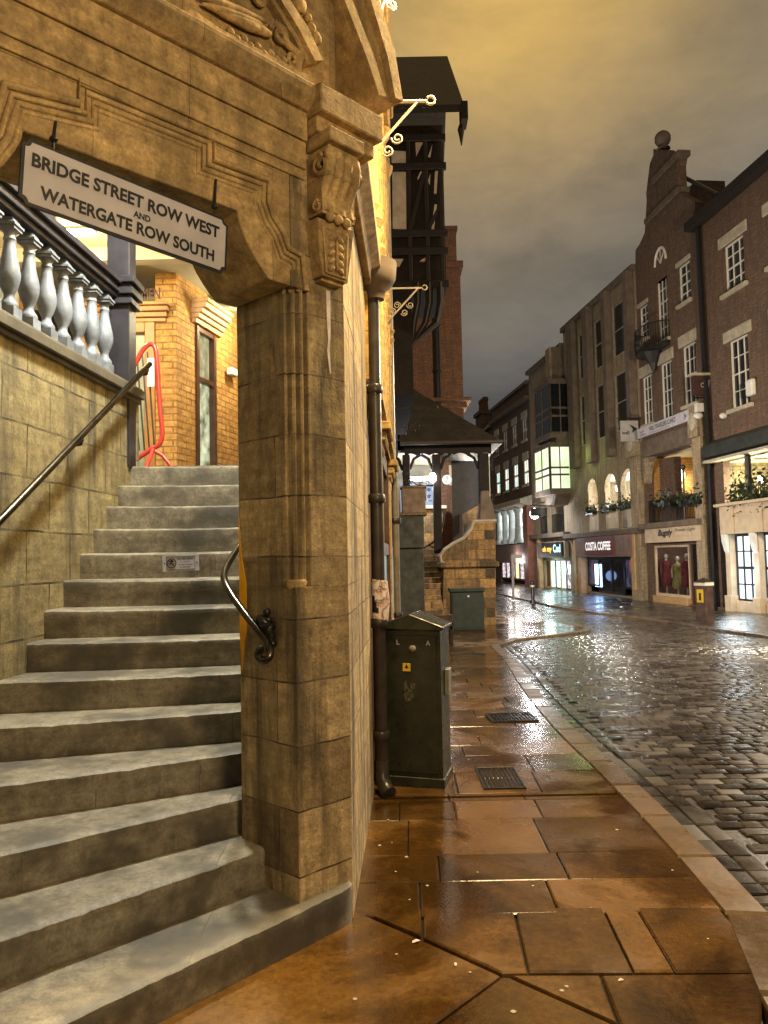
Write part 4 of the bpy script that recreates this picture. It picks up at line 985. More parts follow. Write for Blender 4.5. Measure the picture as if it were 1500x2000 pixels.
q = MB(); q.box(3.41, 3.43, 24.62, 24.75, 2.3, 4.8); q.build('painted_edge_light', M['white'], ss)  # light catching the post edge, put in as a white strip
q = MB(); q.box(.4, 1.9, 28.4, 28.6, 1.5, 5.1); q.build('back_wall', M['plaster'], ss)
q = MB(); q.box(.5, 1.9, 24.8, 28.4, 4.98, 5.06); q.build('ceiling', M['plaster'], ss)
q = MB(); q.box(.7, 1.75, 26.9, 26.98, 4.28, 4.42); q.build('strip_light', M['bulb'], ss)
q = MB(); q.box(.6, 1.9, 27.2, 27.3, 3.2, 4.2); q.build('glazed_screen', glow_mat('blue_screen_glow', (.35, .45, .85), .55, .6, 1.2, (.65, .8, .95)), ss)
q = MB(); q.box(1.92, 2.36, 26.5, 27.0, -.7, 5.0); q.build('brick_pier', M['brick_tower'], ss)
q = MB(); q.box(2.28, 2.36, 26.44, 26.495, 4.05, 4.75); q.build('name_board', M['cream'], ss)
q = MB(); q.box(2.4, 3.6, 27.4, 27.6, .5, 5.0); q.build('dark_doors', M['newel'], ss)
lt = thing('wall_lantern', 'glaring white lamp on the shelter post', 'lamp', (1.6, 24.45, 4.0))
c = aty(845, 933, 24.45); q = MB(); q.ball(c, .12, .12, .17); q.build('globe', M['bulb'], lt, smooth=60); q = MB(); q.tube([c+V3((0, .2, .25)), c+V3((0, 0, .28)), c+V3((0, 0, .16))], .02, 6); q.build('arm', M['iron'], lt)
lamp('light', lt, c+V3((-.3, .35, -.1)), 170, (.95, .97, 1.), .2)
t = thing('wall_clock', 'round white disc clock on the brick pier of the shelter', 'clock', (2.1, 26.4, 3.9)); c = aty(873, 937, 26.45); q = MB()
q.lathe([(.17, 0), (.17, .04), (.005, .045)], c, 20, Matrix.Rotation(math.radians(90), 3, 'X')); q.build('dial', M['white'], t, smooth=40)
q = MB(); q.box(c.x-.008, c.x+.008, c.y-.055, c.y-.05, c.z, c.z+.12); q.box(c.x-.07, c.x, c.y-.055, c.y-.05, c.z-.06, c.z-.045); q.build('hand', M['ink'], t)
# ornate iron railing
t = thing('ornate_railing', 'black scrolled iron railing at the head of the shelter steps', 'railing', (1.1, 24.4, 2.6)); q = MB()
RP = lambda px, py: aty(px, py, 24.3)
q.tube([RP(786, 915), RP(800, 932), RP(812, 946), RP(830, 949), RP(846, 947)], .02, 6); q.tube([RP(786, 949), RP(846, 949)], .018, 6); q.tube([RP(832, 949), RP(832, 978), RP(844, 978)], .015, 6); q.build('rail', M['iron'], t)
for px, py, r, s in ((790, 926, .10, 0), (791, 942, .08, 1), (802, 941, .08, 2), (822, 942, .07, 3), (836, 943, .06, 1), (838, 956, .06, 2), (838, 970, .06, .4)): q = MB(); q.spiral(RP(px, py), r, 1.5, .014, (1, 0, 0), (0, 0, 1), s); q.build('scroll', M['iron'], t)
# stone stair block
sb = thing('stone_stair_block', 'curved stone stair wall with worn steps under the shelter', 'staircase', (2.6, 24, -.56))
pr = lambda L, y: [(aty(a, b, y).x, aty(a, b, y).z) for a, b in L]
q = MB(); q.xz(pr(((862, 1240), (969, 1240), (968, 1100), (968, 1018), (926, 1019), (921, 1034), (908, 1050), (885, 1062), (868, 1074), (861, 1086), (863, 1097), (866, 1101)), 23.9), 23.9, 25.6); q.build('wall', M['stone_dark'], sb, bevel=.02)
cop = pr(((970, 1017), (926, 1018), (920, 1034), (907, 1050), (884, 1062), (867, 1074), (860, 1086), (862, 1097), (870, 1101)), 23.9)
q = MB(); q.tube([(x, 23.93, z) for x, z in cop], .055, 6); q.build('coping', M['trim'], sb)
q = MB(); a, b = aty(858, 1101, 23.9), aty(972, 1107, 23.9); q.box(a.x, b.x+.04, 23.80, 25.6, b.z, a.z+.04); q.build('ledge', M['stone_dark'], sb, bevel=.03)
q = MB(); a, b = aty(938, 980, 24.5), aty(970, 1018, 24.5)
q.add([(a.x-.05, 24.4, b.z), (b.x, 24.4, b.z), (b.x, 25.2, b.z), (a.x-.05, 25.2, b.z), (a.x+.03, 24.5, a.z+.35), (a.x+.28, 24.5, a.z+.35), (a.x+.28, 24.9, a.z+.35), (a.x+.03, 24.9, a.z+.35)], [(0,1,5,4),(1,2,6,5),(2,3,7,6),(3,0,4,7),(4,5,6,7)]); q.build('plinth', M['conc_dark'], sb, bevel=.02)
xr = aty(862, 1200, 24).x
for i in range(12):
    z = zg(22)+.02+.175*(i+1); yy0 = 22.2+.30*i; q = MB(); q.box(.75, xr-.02 if yy0 < 23.8 else 2.5, yy0, yy0+.42, z-.19, z); q.build('step', M['stone_dark'], sb, bevel=.012)
q = MB(); q.xz(pr(((780, 1140), (862, 1110), (862, 1050), (872, 990), (830, 988), (830, 1010), (780, 1012)), 25.7), 25.7, 26.1); q.build('back_wall', M['stone_dark'], sb)
q = MB(); q.xz(pr(((829, 987), (872, 987), (872, 993), (829, 993)), 25.6), 25.55, 26.2); q.build('parapet_cap', M['trim'], sb)
q = MB(); q.xz(pr(((905, 1003), (938, 985), (938, 1022), (905, 1045)), 26.), 26., 26.4); q.build('side_parapet', M['stone_dark'], sb)
t = thing('stair_handrail', 'dark iron handrail curving up the shelter steps', 'handrail', (1.3, 23.6, 1.2)); q = MB()
q.tube([aty(px, py, 24.9-.0*i) for i, (px, py) in enumerate(((778, 1086), (800, 1081), (825, 1072), (845, 1060), (860, 1040), (867, 1018), (868, 1000)))], .035, 8); q.build('rail', M['iron'], t, smooth=60)
q = MB(); q.tube([aty(838, 1065, 24.9), aty(848, 1070, 25.6)], .02, 6); q.build('bracket', M['iron'], t)
a, b = aty(784, 952, 22.3), aty(832, 1002, 22.3); t = thing('planter_box', 'pale square stone planter box on the dark plinth of the steps', 'planter', (a.x+.3, 22.5, b.z)); q = MB()
q.box(a.x, b.x, 22.3, 22.9, b.z, a.z-.02); q.build('box', mat('pinkish_stone', (.2, .135, .085), .8, .4, 5., .3), t, bevel=.02); q = MB(); q.box(a.x-.03, b.x+.03, 22.27, 22.93, a.z-.02, a.z+.04); q.box(a.x-.03, b.x+.03, 22.27, 22.93, b.z-.06, b.z); q.build('rim', M['stone_dark'], t, bevel=.01)
c = aty(829, 1070, 22.3); q = MB(); q.box(.3, c.x, 22.32, 22.9, c.z, b.z-.065); q.box(.3, c.x-.02, 22.4, 22.85, -.6, c.z)
tag(q.build('plinth_wall', mat('dark_mossy_stone', (.06, .058, .045), .8, .5, 4., .4), bevel=.02), 'dark mossy plinth wall carrying the pale planter box', 'wall')
a, b = gr(880, 1233), gr(943, 1232); y = a.y-.15; uc = thing('utility_cabinet', 'plain green utility cabinet in front of the stone stair block', 'cabinet', ((a.x+b.x)/2, y, zg(y)))
zt = aty(910, 1148, y).z; q = MB(); q.box(a.x, b.x, y-.3, y+.2, zg(y)+.06, zt-.1); q.build('body', M['cabinet2'], uc, bevel=.012); q = MB(); q.box(a.x-.04, b.x+.04, y-.34, y+.24, zt-.1, zt); q.build('lid', M['cabinet2'], uc, bevel=.015)
q = MB(); q.box(a.x+.04, b.x-.04, y-.312, y-.3, zg(y)+.12, zt-.14); dd_ = q.build('door', M['cabinet2'], uc, bevel=.004)
q = MB(); q.box((a.x+b.x)/2, (a.x+b.x)/2+.05, y-.318, y-.313, zt-.24, zt-.19); q.build('label_plate', M['white'], dd_); q = MB(); q.box(a.x-.02, b.x+.02, y-.31, y+.21, zg(y)-.02, zg(y)+.06); q.build('plinth', M['bed'], uc)
a = gr(866, 1262); t = thing('bench', 'low wooden bench end behind the street cabinet', 'bench', (a.x-.2, a.y, zg(a.y))); q = MB(); z = zg(a.y)
q.box(a.x-.9, a.x+.22, a.y, a.y+.35, z+.36, z+.42); q.build('seat', M['rust'], t, bevel=.006); q = MB(); q.box(a.x-.9, a.x+.22, a.y-.02, a.y+.03, z+.52, z+.66); q.build('backrest', M['rust'], t, bevel=.006)
for xx in (a.x+.15, a.x-.8): q = MB(); q.box(xx, xx+.06, a.y, a.y+.33, z, z+.66); q.build('leg', M['iron'], t)

# wall lantern high on the golden building, above the picture, the lamp that lights the pavement and the stone
t = thing('street_lamp', 'lantern on an iron arm above the carved gable of the corner building', 'street lamp', (lx(4.5), 4.5, 5.5)); c = V3((1.05, 4.5, 5.55))
q = MB(); q.tube([(lx(4.5)-.05, 4.5, 6.0), (c.x, 4.5, 6.05), (c.x, 4.5, 5.75)], .02, 8); q.tube([(lx(4.5)-.05, 4.5, 5.45), (c.x-.5, 4.5, 6.0)], .014, 6); q.build('arm', M['iron'], t)
q = MB(); q.lathe([(.20, 0), (.16, .12), (.03, .2)], c, 12); q.build('hood', M['black'], t); q = MB(); q.ball(c+V3((0, 0, -.05)), .13); q.build('globe', M['bulb_warm'], t, smooth=60)
lamp('light', t, c+V3((0, 0, -.3)), 880, (1., .72, .34), .28)
# ------------------------------------------------------------ right-hand side of the street
RO = V3((13.44, 28, 0)); RFm = frame(RO, math.radians(95.8)); RI = RFm.inverted(); RN = RFm.to_3x3() @ V3((0, 1, 0))
def FR(px, py, v=0.):
    q = RI @ pl(px, py, RO+RN*v, RN); return q.x, q.z
def fu(px, py=1080, v=0.): return FR(px, py, v)[0]
def fz(px, py, v=0.): return FR(px, py, v)[1]
GZ = -.70
def RX(px, py, u):    # a point in the plane across the facade at distance u along it
    n = RFm.to_3x3() @ V3((1, 0, 0)); return RI @ pl(px, py, RFm @ V3((u, 0, 0)), n)
class RB(MB):
    def __init__(s): MB.__init__(s, RFm)
def rthing(name, label, cat, px, v=0., z=GZ, group=None):
    return thing(name, label, cat, tuple(RFm @ V3((fu(px), v, z))), group)
def body(t, u0, u1, ztop, m, holes, top=True, dep=.28):
    q = RB(); q.wall(u0, u1, GZ-.3, ztop, holes, 0., dep); q.build('wall', m, t)
    q = RB(); q.box(u0+.01, u1-.01, -9, -3.6, GZ-.3, ztop); q.box(u0+.01, u0+.3, -3.6, -dep-.002, GZ-.3, ztop); q.box(u1-.3, u1-.01, -3.6, -dep-.002, GZ-.3, ztop)
    q.box(u0, u1, -9, -dep-.002, ztop-.2, ztop-.01)
    q.build('side_wall', m, t)
def win(t, u0, u1, z0, z1, cols, rows, mf=None, mp=None, lint=None, sill=None, arch=False, v=-.12, thick=.05, bar=.022):
    mf = mf or M['white']; mp = mp or M['glass']
    q = RB(); a, b = min(u0, u1), max(u0, u1)
    q.box(a, a+thick, v-.06, v+.03, z0, z1); q.box(b-thick, b, v-.06, v+.03, z0, z1); q.box(a+thick, b-thick, v-.06, v+.03, z1-thick, z1); q.box(a+thick, b-thick, v-.06, v+.03, z0, z0+thick*1.3)
    for i in range(1, cols): u = a+(b-a)*i/cols; q.box(u-bar/2, u+bar/2, v-.03, v+.015, z0+thick*1.3, z1-thick)
    for i in range(1, rows):
        z = z0+(z1-z0)*i/rows; h = bar*(2 if i*2 == rows else 1)/2; q.box(a+thick, b-thick, v-.032, v+.018, z-h, z+h)
    f = q.build('window', mf, t)
    q = RB(); q.box(a+.01, b-.01, v-.045, v-.035, z0+.01, z1-.01); q.build('pane', mp, f)
    if lint:
        q = RB(); q.box(a-lint[0], b+lint[0], -.05, .06, z1+.002, z1+lint[1]); q.build('lintel', M['trim'], t, bevel=.015)
    if sill:
        q = RB(); q.box(a-sill, b+sill, -.10, .13, z0-.16, z0-.002); q.build('sill', M['trim'], t, bevel=.015)
    return f
def railing(t, u0, u1, z0, h, v=.0, m=None):
    q = RB(); n = max(2, int(abs(u1-u0)/.13))
    for i in range(n+1): u = u0+(u1-u0)*i/n; q.box(u-.012, u+.012, v-.012, v+.012, z0, z0+h)
    q.box(min(u0, u1), max(u0, u1), v-.025, v+.025, z0+h, z0+h+.05); q.box(min(u0, u1), max(u0, u1), v-.02, v+.02, z0+.05, z0+.09)
    return q.build('railing', m or M['iron'], t)
def planter(u0, u1, z, v, label, n, hgt=.45, drop=.3, group='flower boxes on the row railings'):
    p = RFm @ V3(((u0+u1)/2, v, z)); t = thing('flower_box', label, 'planter', tuple(p), group)
    q = RB(); q.box(u0, u1, v-.12, v+.12, z, z+.2); q.build('box', M['black'], t, bevel=.01)
    q = RB()
    for _ in range(n):
        c = V3((random.uniform(u0-.08, u1+.08), v+random.gauss(0, .14), z+.15+abs(random.gauss(0, hgt*.5))*(1 if random.random() < .72 else -drop*1.4)))
        a = V3((random.gauss(0, 1), random.gauss(0, 1), random.gauss(0, 1))).normalized(); b = a.orthogonal().normalized(); s_ = random.uniform(.06, .13)
        q.add([c-a*s_, c+b*s_*.45, c+a*s_, c-b*s_*.45], [(0, 1, 2, 3)])
    q.build('foliage', M['leaf'], t); return t
def gallery(t, u0, u1, z0, z1, mw, mc, dep=3.4):
    q = RB(); q.box(u0, u1, -dep-.1, -dep, z0, z1+.2); q.build('gallery_wall', mw, t)
    q = RB(); q.box(u0, u1, -dep, -.29, z1+.05, z1+.15); q.build('gallery_ceiling', mc, t)
    q = RB(); q.box(u0, u1, -dep, -.29, z0-.15, z0-.02); q.build('gallery_floor', M['conc_dark'], t)
def sconce(u, v, z, power, col, label, m, r=.09, group='lamps in the row galleries'):
    t = thing('gallery_lamp', label, 'lamp', tuple(RFm @ V3((u, v, z))), group)
    q = RB(); q.ball((u, v, z), r, r, r*1.25, 10); q.build('globe', M[m], t, smooth=60)
    q = RB(); q.tube([(u, v, z+r), (u, v, z+r+.12), (u, v-.1, z+r+.2)], .015, 6); q.build('stem', M['iron'], t)
    lamp('light', t, RFm @ V3((u, v+.02, z-r*1.6)), power, col, .1); return t
def RT_(u, v, z): return RFm @ Matrix.Translation((u, v, z)) @ Matrix.Rotation(math.radians(180), 4, 'Z') @ Matrix.Rotation(math.radians(90), 4, 'X')
def sign_text(q, s, a, b, v, **k):     # a, b: opposite corners (u, z); reads from the far (left) end to the near end
    q.M = Matrix.Identity(4)
    q.text(s, abs(b[0]-a[0]), abs(b[1]-a[1]), RT_((a[0]+b[0])/2, v, (a[1]+b[1])/2), **k); return q
def board(q, a, b, v0, v1): q.box(a[0], b[0], v0, v1, a[1], b[1]); return q

# --- building 1: brick with big white sash windows, nearest on the right
U0, U1 = fu(1660), fu(1388)
b1 = rthing('brick_building', 'dark brick building at the right edge with white sashes and an open stone passage', 'building', 1450)
zE = fz(1450, 375); zg0, zg1 = fz(1480, 1005), fz(1440, 893)
W1 = (fu(1452, 480), fu(1412, 480), fz(1412, 578), fz(1412, 484)); W2 = (fu(1462, 700), fu(1424, 700), fz(1424, 802), fz(1424, 668))
W3 = (fu(1530, 480), W1[0]-(W1[1]-W1[0])*.85, W1[2], W1[3])
w_ = W1[1]-W1[0]; g_ = w_*1.15
hol = []
for k in range(3):
    for w in (W1, W2): hol.append((w[0]-k*(w_+g_), w[1]-k*(w_+g_), w[2], w[3]))
hol += [(U0+.5, fu(1412, 900), zg0, zg1), (U0+.5, fu(1408, 1100), GZ-.3, zg0-.3)]
body(b1, U0, U1, zE, M['brick'], hol)
for h in hol[:6]: win(b1, *h, 3, 4, lint=(.28, .42), sill=.2)
q = RB(); q.xz([(U0-.3, zE), (U1+.15, zE), (U1+.15, zE+.35), (U0-.3, zE+.35)], -.3, .45); q.build('eaves', M['timber'], b1)
q = RB(); q.yz([(.4, zE+.352), (-9, zE+.352), (-4.5, zE+4)], U0, U1); q.build('roof', M['slate'], b1)
q = RB(); z0, z1 = fz(1440, 890), fz(1440, 860); q.yz([(.02, z0), (.55, z0+.1), (.5, z1), (.02, z1+.25)], U0, fu(1394, 880)); q.build('bressumer', mat('dark_green_beam', (.026, .030, .028), .5, .5, 4., .2), b1, bevel=.02)
q = RB(); q.box(U0, fu(1396, 900), .1, .5, z0-.10, z0-.002); q.build('soffit_trim', M['trim'], b1)
gallery(b1, U0, fu(1408), zg0, zg1-.1, M['rubble'], M['plaster'], 2.6)
q = RB(); q.box(fu(1444, 1100), fu(1408, 1100), -2.6, -2.45, GZ-.3, zg0-.15); q.box(fu(1408)-.002, fu(1408)+.3, -3., -.29, GZ-.3, zg1); q.build('passage_wall', M['rubble'], b1)
q = RB(); q.box(fu(1443), fu(1413), -.4, .35, GZ-.05, GZ+.12); q.build('doorstep', M['kerb'], b1, bevel=.02)
u = fu(1473, 950); q = RB(); q.tube([(u, .2, zg0), (u, .2, zg1)], .11, 10); q.build('iron_column', M['black'], b1)
q = RB(); q.tube([(fu(1400), .16, GZ), (fu(1400), .16, zg1-.3), (fu(1393, 885), .16, zg1+.2), (fu(1381, 700), .16, zE)], .11, 8); q.build('drainpipe', M['black'], b1)
# cream shopfront
ua, ub = U0, fu(1434, 1060); ft, fb = fz(1434, 990), fz(1436, 1043)
q = RB(); q.box(ua, ub, .0, .55, fb, ft); q.box(ua, ub+.12, 0, .72, ft+.002, ft+.11)
sf = q.build('shopfront_fascia', M['cream'], b1, bevel=.012)
for u in (fu(1462, 1020), fu(1520, 1020)): q = RB(); q.box(u-.02, u+.02, .551, .57, fb+.04, ft-.03); q.build('fascia_strip', M['ochre'], sf)
pw = fu(1436)-fu(1446)
for u in (fu(1438, 1100), fu(1494, 1100), fu(1560, 1100)):
    q = RB(); q.box(u-pw, u, .1, .42, GZ, fb-.002); q.box(u-pw-.05, u+.05, .08, .50, GZ, GZ+.62); p_ = q.build('shopfront_pilaster', M['cream'], b1, bevel=.012)
    q = RB(); q.yz([(.421, fb-.75), (.5, fb-.6), (.58, fb-.25), (.6, fb-.004), (.421, fb-.004)], u-pw*.9, u-pw*.1); q.build('console', M['white'], p_, bevel=.015)
q = RB(); q.box(ua, fu(1438), .05, .30, GZ, fz(1450, 1172)-.002); q.build('stall_riser', M['cream'], b1, bevel=.012)
for a, b in ((1492, 1448), (1556, 1504)):
    u0_, u1_ = fu(a, 1100), fu(b, 1100); zb, zt = fz(1450, 1172), fb-.05
    f = win(b1, u0_, u1_, zb, zt, 3, 4, M['black'], M['lit_white'], v=.18, thick=.06, bar=.05)
    q = RB(); q.box(u1_, u1_+.30, .05, .16, zb, zt); q.build('reveal', mat('pale_blue_paint', (.35, .55, .66), .5, .15, 3., 0.), f) if a == 1492 else q.build('reveal', M['cream'], f)
lamp('shop_light', b1, RFm @ V3((fu(1475), 1.0, fz(1470, 1120))), 55, (.8, .93, 1.), .5)
q = RB(); c = V3((fu(1420, 812), .15, fz(1420, 812))); q.ball(c, .12, .16, .12)
tag(q.build('alarm_lamp', M['white'], smooth=60), 'small white round lamp under the lower sash of the brick building', 'lamp')
c = V3((fu(1471, 757), .0, fz(1471, 757))); q = RB(); q.box(c.x-.22, c.x+.2, 0, .2, c.z-.3, c.z+.3)
tag(q.build('alarm_box', M['white'], bevel=.05), 'white burglar alarm box beside the lower sash window', 'alarm box')
p_ = planter(fu(1540), fu(1440, 960), zg0+.0, .25, 'large dark overflowing planter above the cream shopfront', 1500, 1.1, .1)
railing(b1, U0+.5, fu(1440, 960), zg0, 1.15, .05)
sconce(fu(1441, 945), -.9, fz(1441, 945, -.9), 420, (1., .93, .62), 'glaring lamp on the rubble wall above the cream shopfront', 'bulb', .12)

# --- building 2: brick with a shaped gable
U0, U1 = fu(1388), fu(1252)
b2_ = rthing('gabled_building', 'tall brick building with a shaped gable topped by a stone ball', 'building', 1320)
gab = [FR(*p) for p in ((1388, 470), (1366, 386), (1331, 381), (1325, 372), (1323, 325), (1326, 303), (1310, 301), (1300, 293), (1276, 291), (1276, 303), (1269, 320), (1262, 378), (1263, 392), (1259, 455), (1249, 477), (1241, 489), (1240, 530))]
zs = min(fz(1240, 530), fz(1388, 470))
UA = fu(1242, 560)
def W_(l, r, t, b): return (fu(r, (t+b)/2), fu(l, (t+b)/2), fz(l, b), fz(l, t))
wu = [W_(1249, 1266, 602, 668), W_(1283, 1305, 520, 672), W_(1325, 1349, 522, 598)]
wl = [W_(1255, 1275, 738, 832), W_(1291, 1314, 712, 822), W_(1334, 1361, 678, 795)]
zt2, zb2 = fz(1370, 864), fz(1370, 1012)
op = (fu(1374, 930), fu(1266, 950), zb2, zt2); shp = (fu(1382, 1120), fu(1279, 1120), GZ+.05, fz(1274, 1064)-.05)
body(b2_, U0, UA, zs, M['brick'], wu+wl+[op, shp])
q = RB(); gp = [(U0, zs), *gab[1:], (UA, zs)]; q.xz([(max(U0, min(UA, a)), max(zs, b)) for a, b in gp], -.4, -.001); q.build('gable', M['brick'], b2_)
q = RB(); c = FR(1286, 271); r = abs(fz(1286, 255)-fz(1286, 287))/2; q.ball((c[0], -.2, c[1]), r, r, r, 14); q.lathe([(r*.9, 0), (r*.5, .15), (r*.4, r*.6)], (c[0], -.2, fz(1286, 292)), 10); q.build('finial', M['conc_dark'], b2_, smooth=60)
q = RB()
for p0, p1 in (((1276, 291), (1326, 301)), ((1262, 378), (1325, 372))): a, b = FR(*p0), FR(*p1); q.box(a[0]+.1, b[0]-.15, -.45, .12, min(a[1], b[1])-.12, min(a[1], b[1])+.12)
q.build('gable_band', M['conc_dark'], b2_)
win(b2_, *wu[0], 2, 4, lint=(.1, .2), sill=.1); win(b2_, *wu[1], 3, 6, sill=.1); win(b2_, *wu[2], 2, 4, lint=(.1, .2), sill=.1)
q = RB(); a, b, z = wu[1][0], wu[1][1], wu[1][3]; r = (b-a)/2; q.tube([((a+b)/2+r*math.cos(i*.2618), .0, z+r*1.3*math.sin(i*.2618)) for i in range(13)], .07, 6)
for i in (3, 6, 9): q.tube([((a+b)/2, .0, z), ((a+b)/2+r*math.cos(i*.2618), .0, z+r*1.3*math.sin(i*.2618))], .03, 4)
q.build('fanlight', M['white'], b2_)
for w in wl: win(b2_, *w, 3, 4, lint=(.22, .5), sill=.1)
# iron balcony
q = RB(); u0_, u1_, zb = fu(1308, 640), fu(1257, 640), fz(1283, 690); um = (u0_+u1_)/2; hw = (u1_-u0_)/2
P = [(um+hw*math.cos(i*math.pi/10), .05+.8*math.sin(i*math.pi/10)) for i in range(11)]
q.prism(P, zb, zb+.15); q.lathe([(.05, -.9), (.2, -.5), (.55, 0)], (um, .2, zb), 10); bal = q.build('balcony', M['iron'], b2_)
q = RB(); q.tube([(a, b, zb+1.15) for a, b in P], .03, 5); q.tube([(a, b, zb+.2) for a, b in P], .025, 5)
for i in range(31):
    a = i*math.pi/30; u, v = um+hw*math.cos(a), .05+.8*math.sin(a); q.tube([(u, v, zb), (u, v+.06*math.sin(a), zb+.5), (u, v, zb+1.15)], .014, 4, False)
q.build('balustrade', M['iron'], bal)
# stone row front: piers with brackets, lintel, medallions
for l, r in ((1262, 1246), (1389, 1373)):
    a, b = fu(l if l > r else r), fu(r if l > r else l); a, b = min(a, b), max(a, b)
    q = RB(); q.box(a, b, .002, .28, GZ-.2, zt2+.2); q.box(a-.06, b+.06, .002, .36, GZ-.2, GZ+.5); q.box(a-.05, b+.05, .002, .42, zt2+.2, zt2+1.5)
    p_ = q.build('stone_pier', M['concrete'], b2_, bevel=.02)
    q = RB(); q.ball(((a+b)/2, .42, zt2+.85), (b-a)*.42, .05, .38); q.build('medallion', M['trim'], p_, smooth=60)
q = RB(); q.box(op[0], op[1], .002, .22, zt2+.02, fz(1320, 842)); q.build('stone_lintel', M['conc_dark'], b2_, bevel=.02)
q = RB(); pts = [(op[0], zt2), (op[0]+.7, zt2), (op[0]+.35, zt2-.2), (op[0]+.12, zt2-.6), (op[0], zt2-1.2)]; q.xz(pts, -.2, .2)
q.build('arch_bracket', M['concrete'], b2_, bevel=.01); q = RB(); q.xz([(op[1]-(a-op[0]), b) for a, b in pts], -.2, .2); q.build('arch_bracket', M['concrete'], b2_, bevel=.01)
gallery(b2_, U0, UA, zb2, zt2, M['brick_warm'], M['plaster'], 3.2)
q = RB(); q.box(fu(1318, 950, -.6), op[1]+2, -.95, -.6, zb2, zt2-.1); q.build('gallery_pier', M['brick'], b2_); q = RB(); q.box(UA-.45, UA-.31, -3.2, -.3, zb2, zt2+.1); q.build('gallery_end', M['brick_warm'], b2_)
rl = railing(b2_, op[0], op[1], zb2, 1.0, .0)
planter(fu(1370, 980, .3), fu(1330, 985, .3), fz(1345, 988, .3), .30, 'dark flower box on the right of the shaped gable building railing', 260)
planter(fu(1312, 985, .3), fu(1284, 985, .3), fz(1300, 990, .3), .30, 'dark flower box on the left of the shaped gable building railing', 200)
for px in (1338, 1366): q = RB(); u = fu(px, 960); q.tube([(u, .05, zb2), (u, .05, fz(px, 915))], .05, 8); q.ball((u, .05, fz(px, 912)), .12); q.build('lamp_stem', M['iron'], b2_)
c = RX(1327, 928, UA-.75); sconce(c.x, c.y, c.z, 1000, (1., .90, .70), 'bright warm globe on the orange wall behind the gable building railing', 'bulb_warm', .26)
c = RX(1325, 950, UA-.7); sconce(c.x, c.y, c.z, 60, (1., .85, .55), 'lower warm globe under the bright one in the gable building', 'bulb_warm', .18)
# travel clinic board
a, b, c, d = FR(1264, 845), FR(1264, 864), FR(1364.5, 793), FR(1364.5, 815)
tb = rthing('clinic_board', 'long white board with black lettering on the stone lintel', 'sign', 1315, .3, a[1])
q = RB(); q.box(a[0], c[0], .43, .48, (b[1]+d[1])/2, (a[1]+c[1])/2); q.build('board', M['sign'], tb)
zt_, zb_ = (a[1]+c[1])/2, (b[1]+d[1])/2; L = lambda f: a[0]+(c[0]-a[0])*f; Zf = lambda f: zb_+(zt_-zb_)*f
q = MB(); sign_text(q, 'WELL TRAVELLERS CLINICS', (L(.26), Zf(.80)), (L(.78), Zf(.36)), .482, bold=.02); sign_text(q, 'vaccinations and travel health', (L(.26), Zf(.24)), (L(.66), Zf(.10)), .482)
sign_text(q, 'book', (L(.05), Zf(.72)), (L(.15), Zf(.5)), .482); sign_text(q, 'online', (L(.05), Zf(.4)), (L(.18), Zf(.14)), .482); q.build('lettering', M['ink'], tb)
q = RB(); q.xz([(L(.93), Zf(.85)), (L(.97), Zf(.5)), (L(.93), Zf(.2)), (L(.945), Zf(.5))], .481, .485); q.build('emblem', M['ink'], tb)
c = FR(1369, 812, .3); q = RB(); q.ball((c[0], .42, c[1]), .14, .2, .14); q.box(c[0]-.12, c[0]+.12, .2, .5, c[1]+.15, c[1]+.5)
tag(q.build('security_camera', M['white'], smooth=40), 'white dome security camera at the near end of the clinic board', 'camera')
# projecting sign 'well'
t = rthing('hanging_sign', 'square grey hanging sign with a dark pointed emblem between the concrete and brick buildings', 'sign', 1246, .8, fz(1240, 860)); a, b = FR(1250, 818, .2), FR(1212, 818, 1.6)
u = fu(1246, 840, .2); y_ = u
tl_, br_ = RX(1211, 822, u), RX(1247, 862, u); q = RB(); q.box(u-.04, u+.04, br_.y, tl_.y, br_.z, tl_.z); q.build('panel', mat('grey_sign_panel', (.40, .38, .36), .5, .15, 3., 0.), t)
q = RB(); q.tube([(u, .0, tl_.z+.12), (u, tl_.y+.15, tl_.z+.12)], .03, 6); q.build('arm', M['iron'], t)
XT = lambda y, z: RFm @ Matrix.Translation((u-.042, y, z)) @ Matrix.Rotation(math.radians(-90), 4, 'Z') @ Matrix.Rotation(math.radians(90), 4, 'X')
q = MB(); wd, ht = tl_.y-br_.y, tl_.z-br_.z; q.text('well', wd*.42, ht*.2, XT(tl_.y-wd*.27, br_.z+ht*.42), .001, .015); q.build('lettering', M['ink'], t)
q = RB(); em = [(tl_.y-wd*.48, br_.z+ht*.82), (tl_.y-wd*.75, br_.z+ht*.72), (tl_.y-wd*.95, br_.z+ht*.6), (tl_.y-wd*.75, br_.z+ht*.48), (tl_.y-wd*.6, br_.z+ht*.4), (tl_.y-wd*.7, br_.z+ht*.6)]; q.yz(em, u-.048, u-.043); q.build('emblem', M['ink'], t)
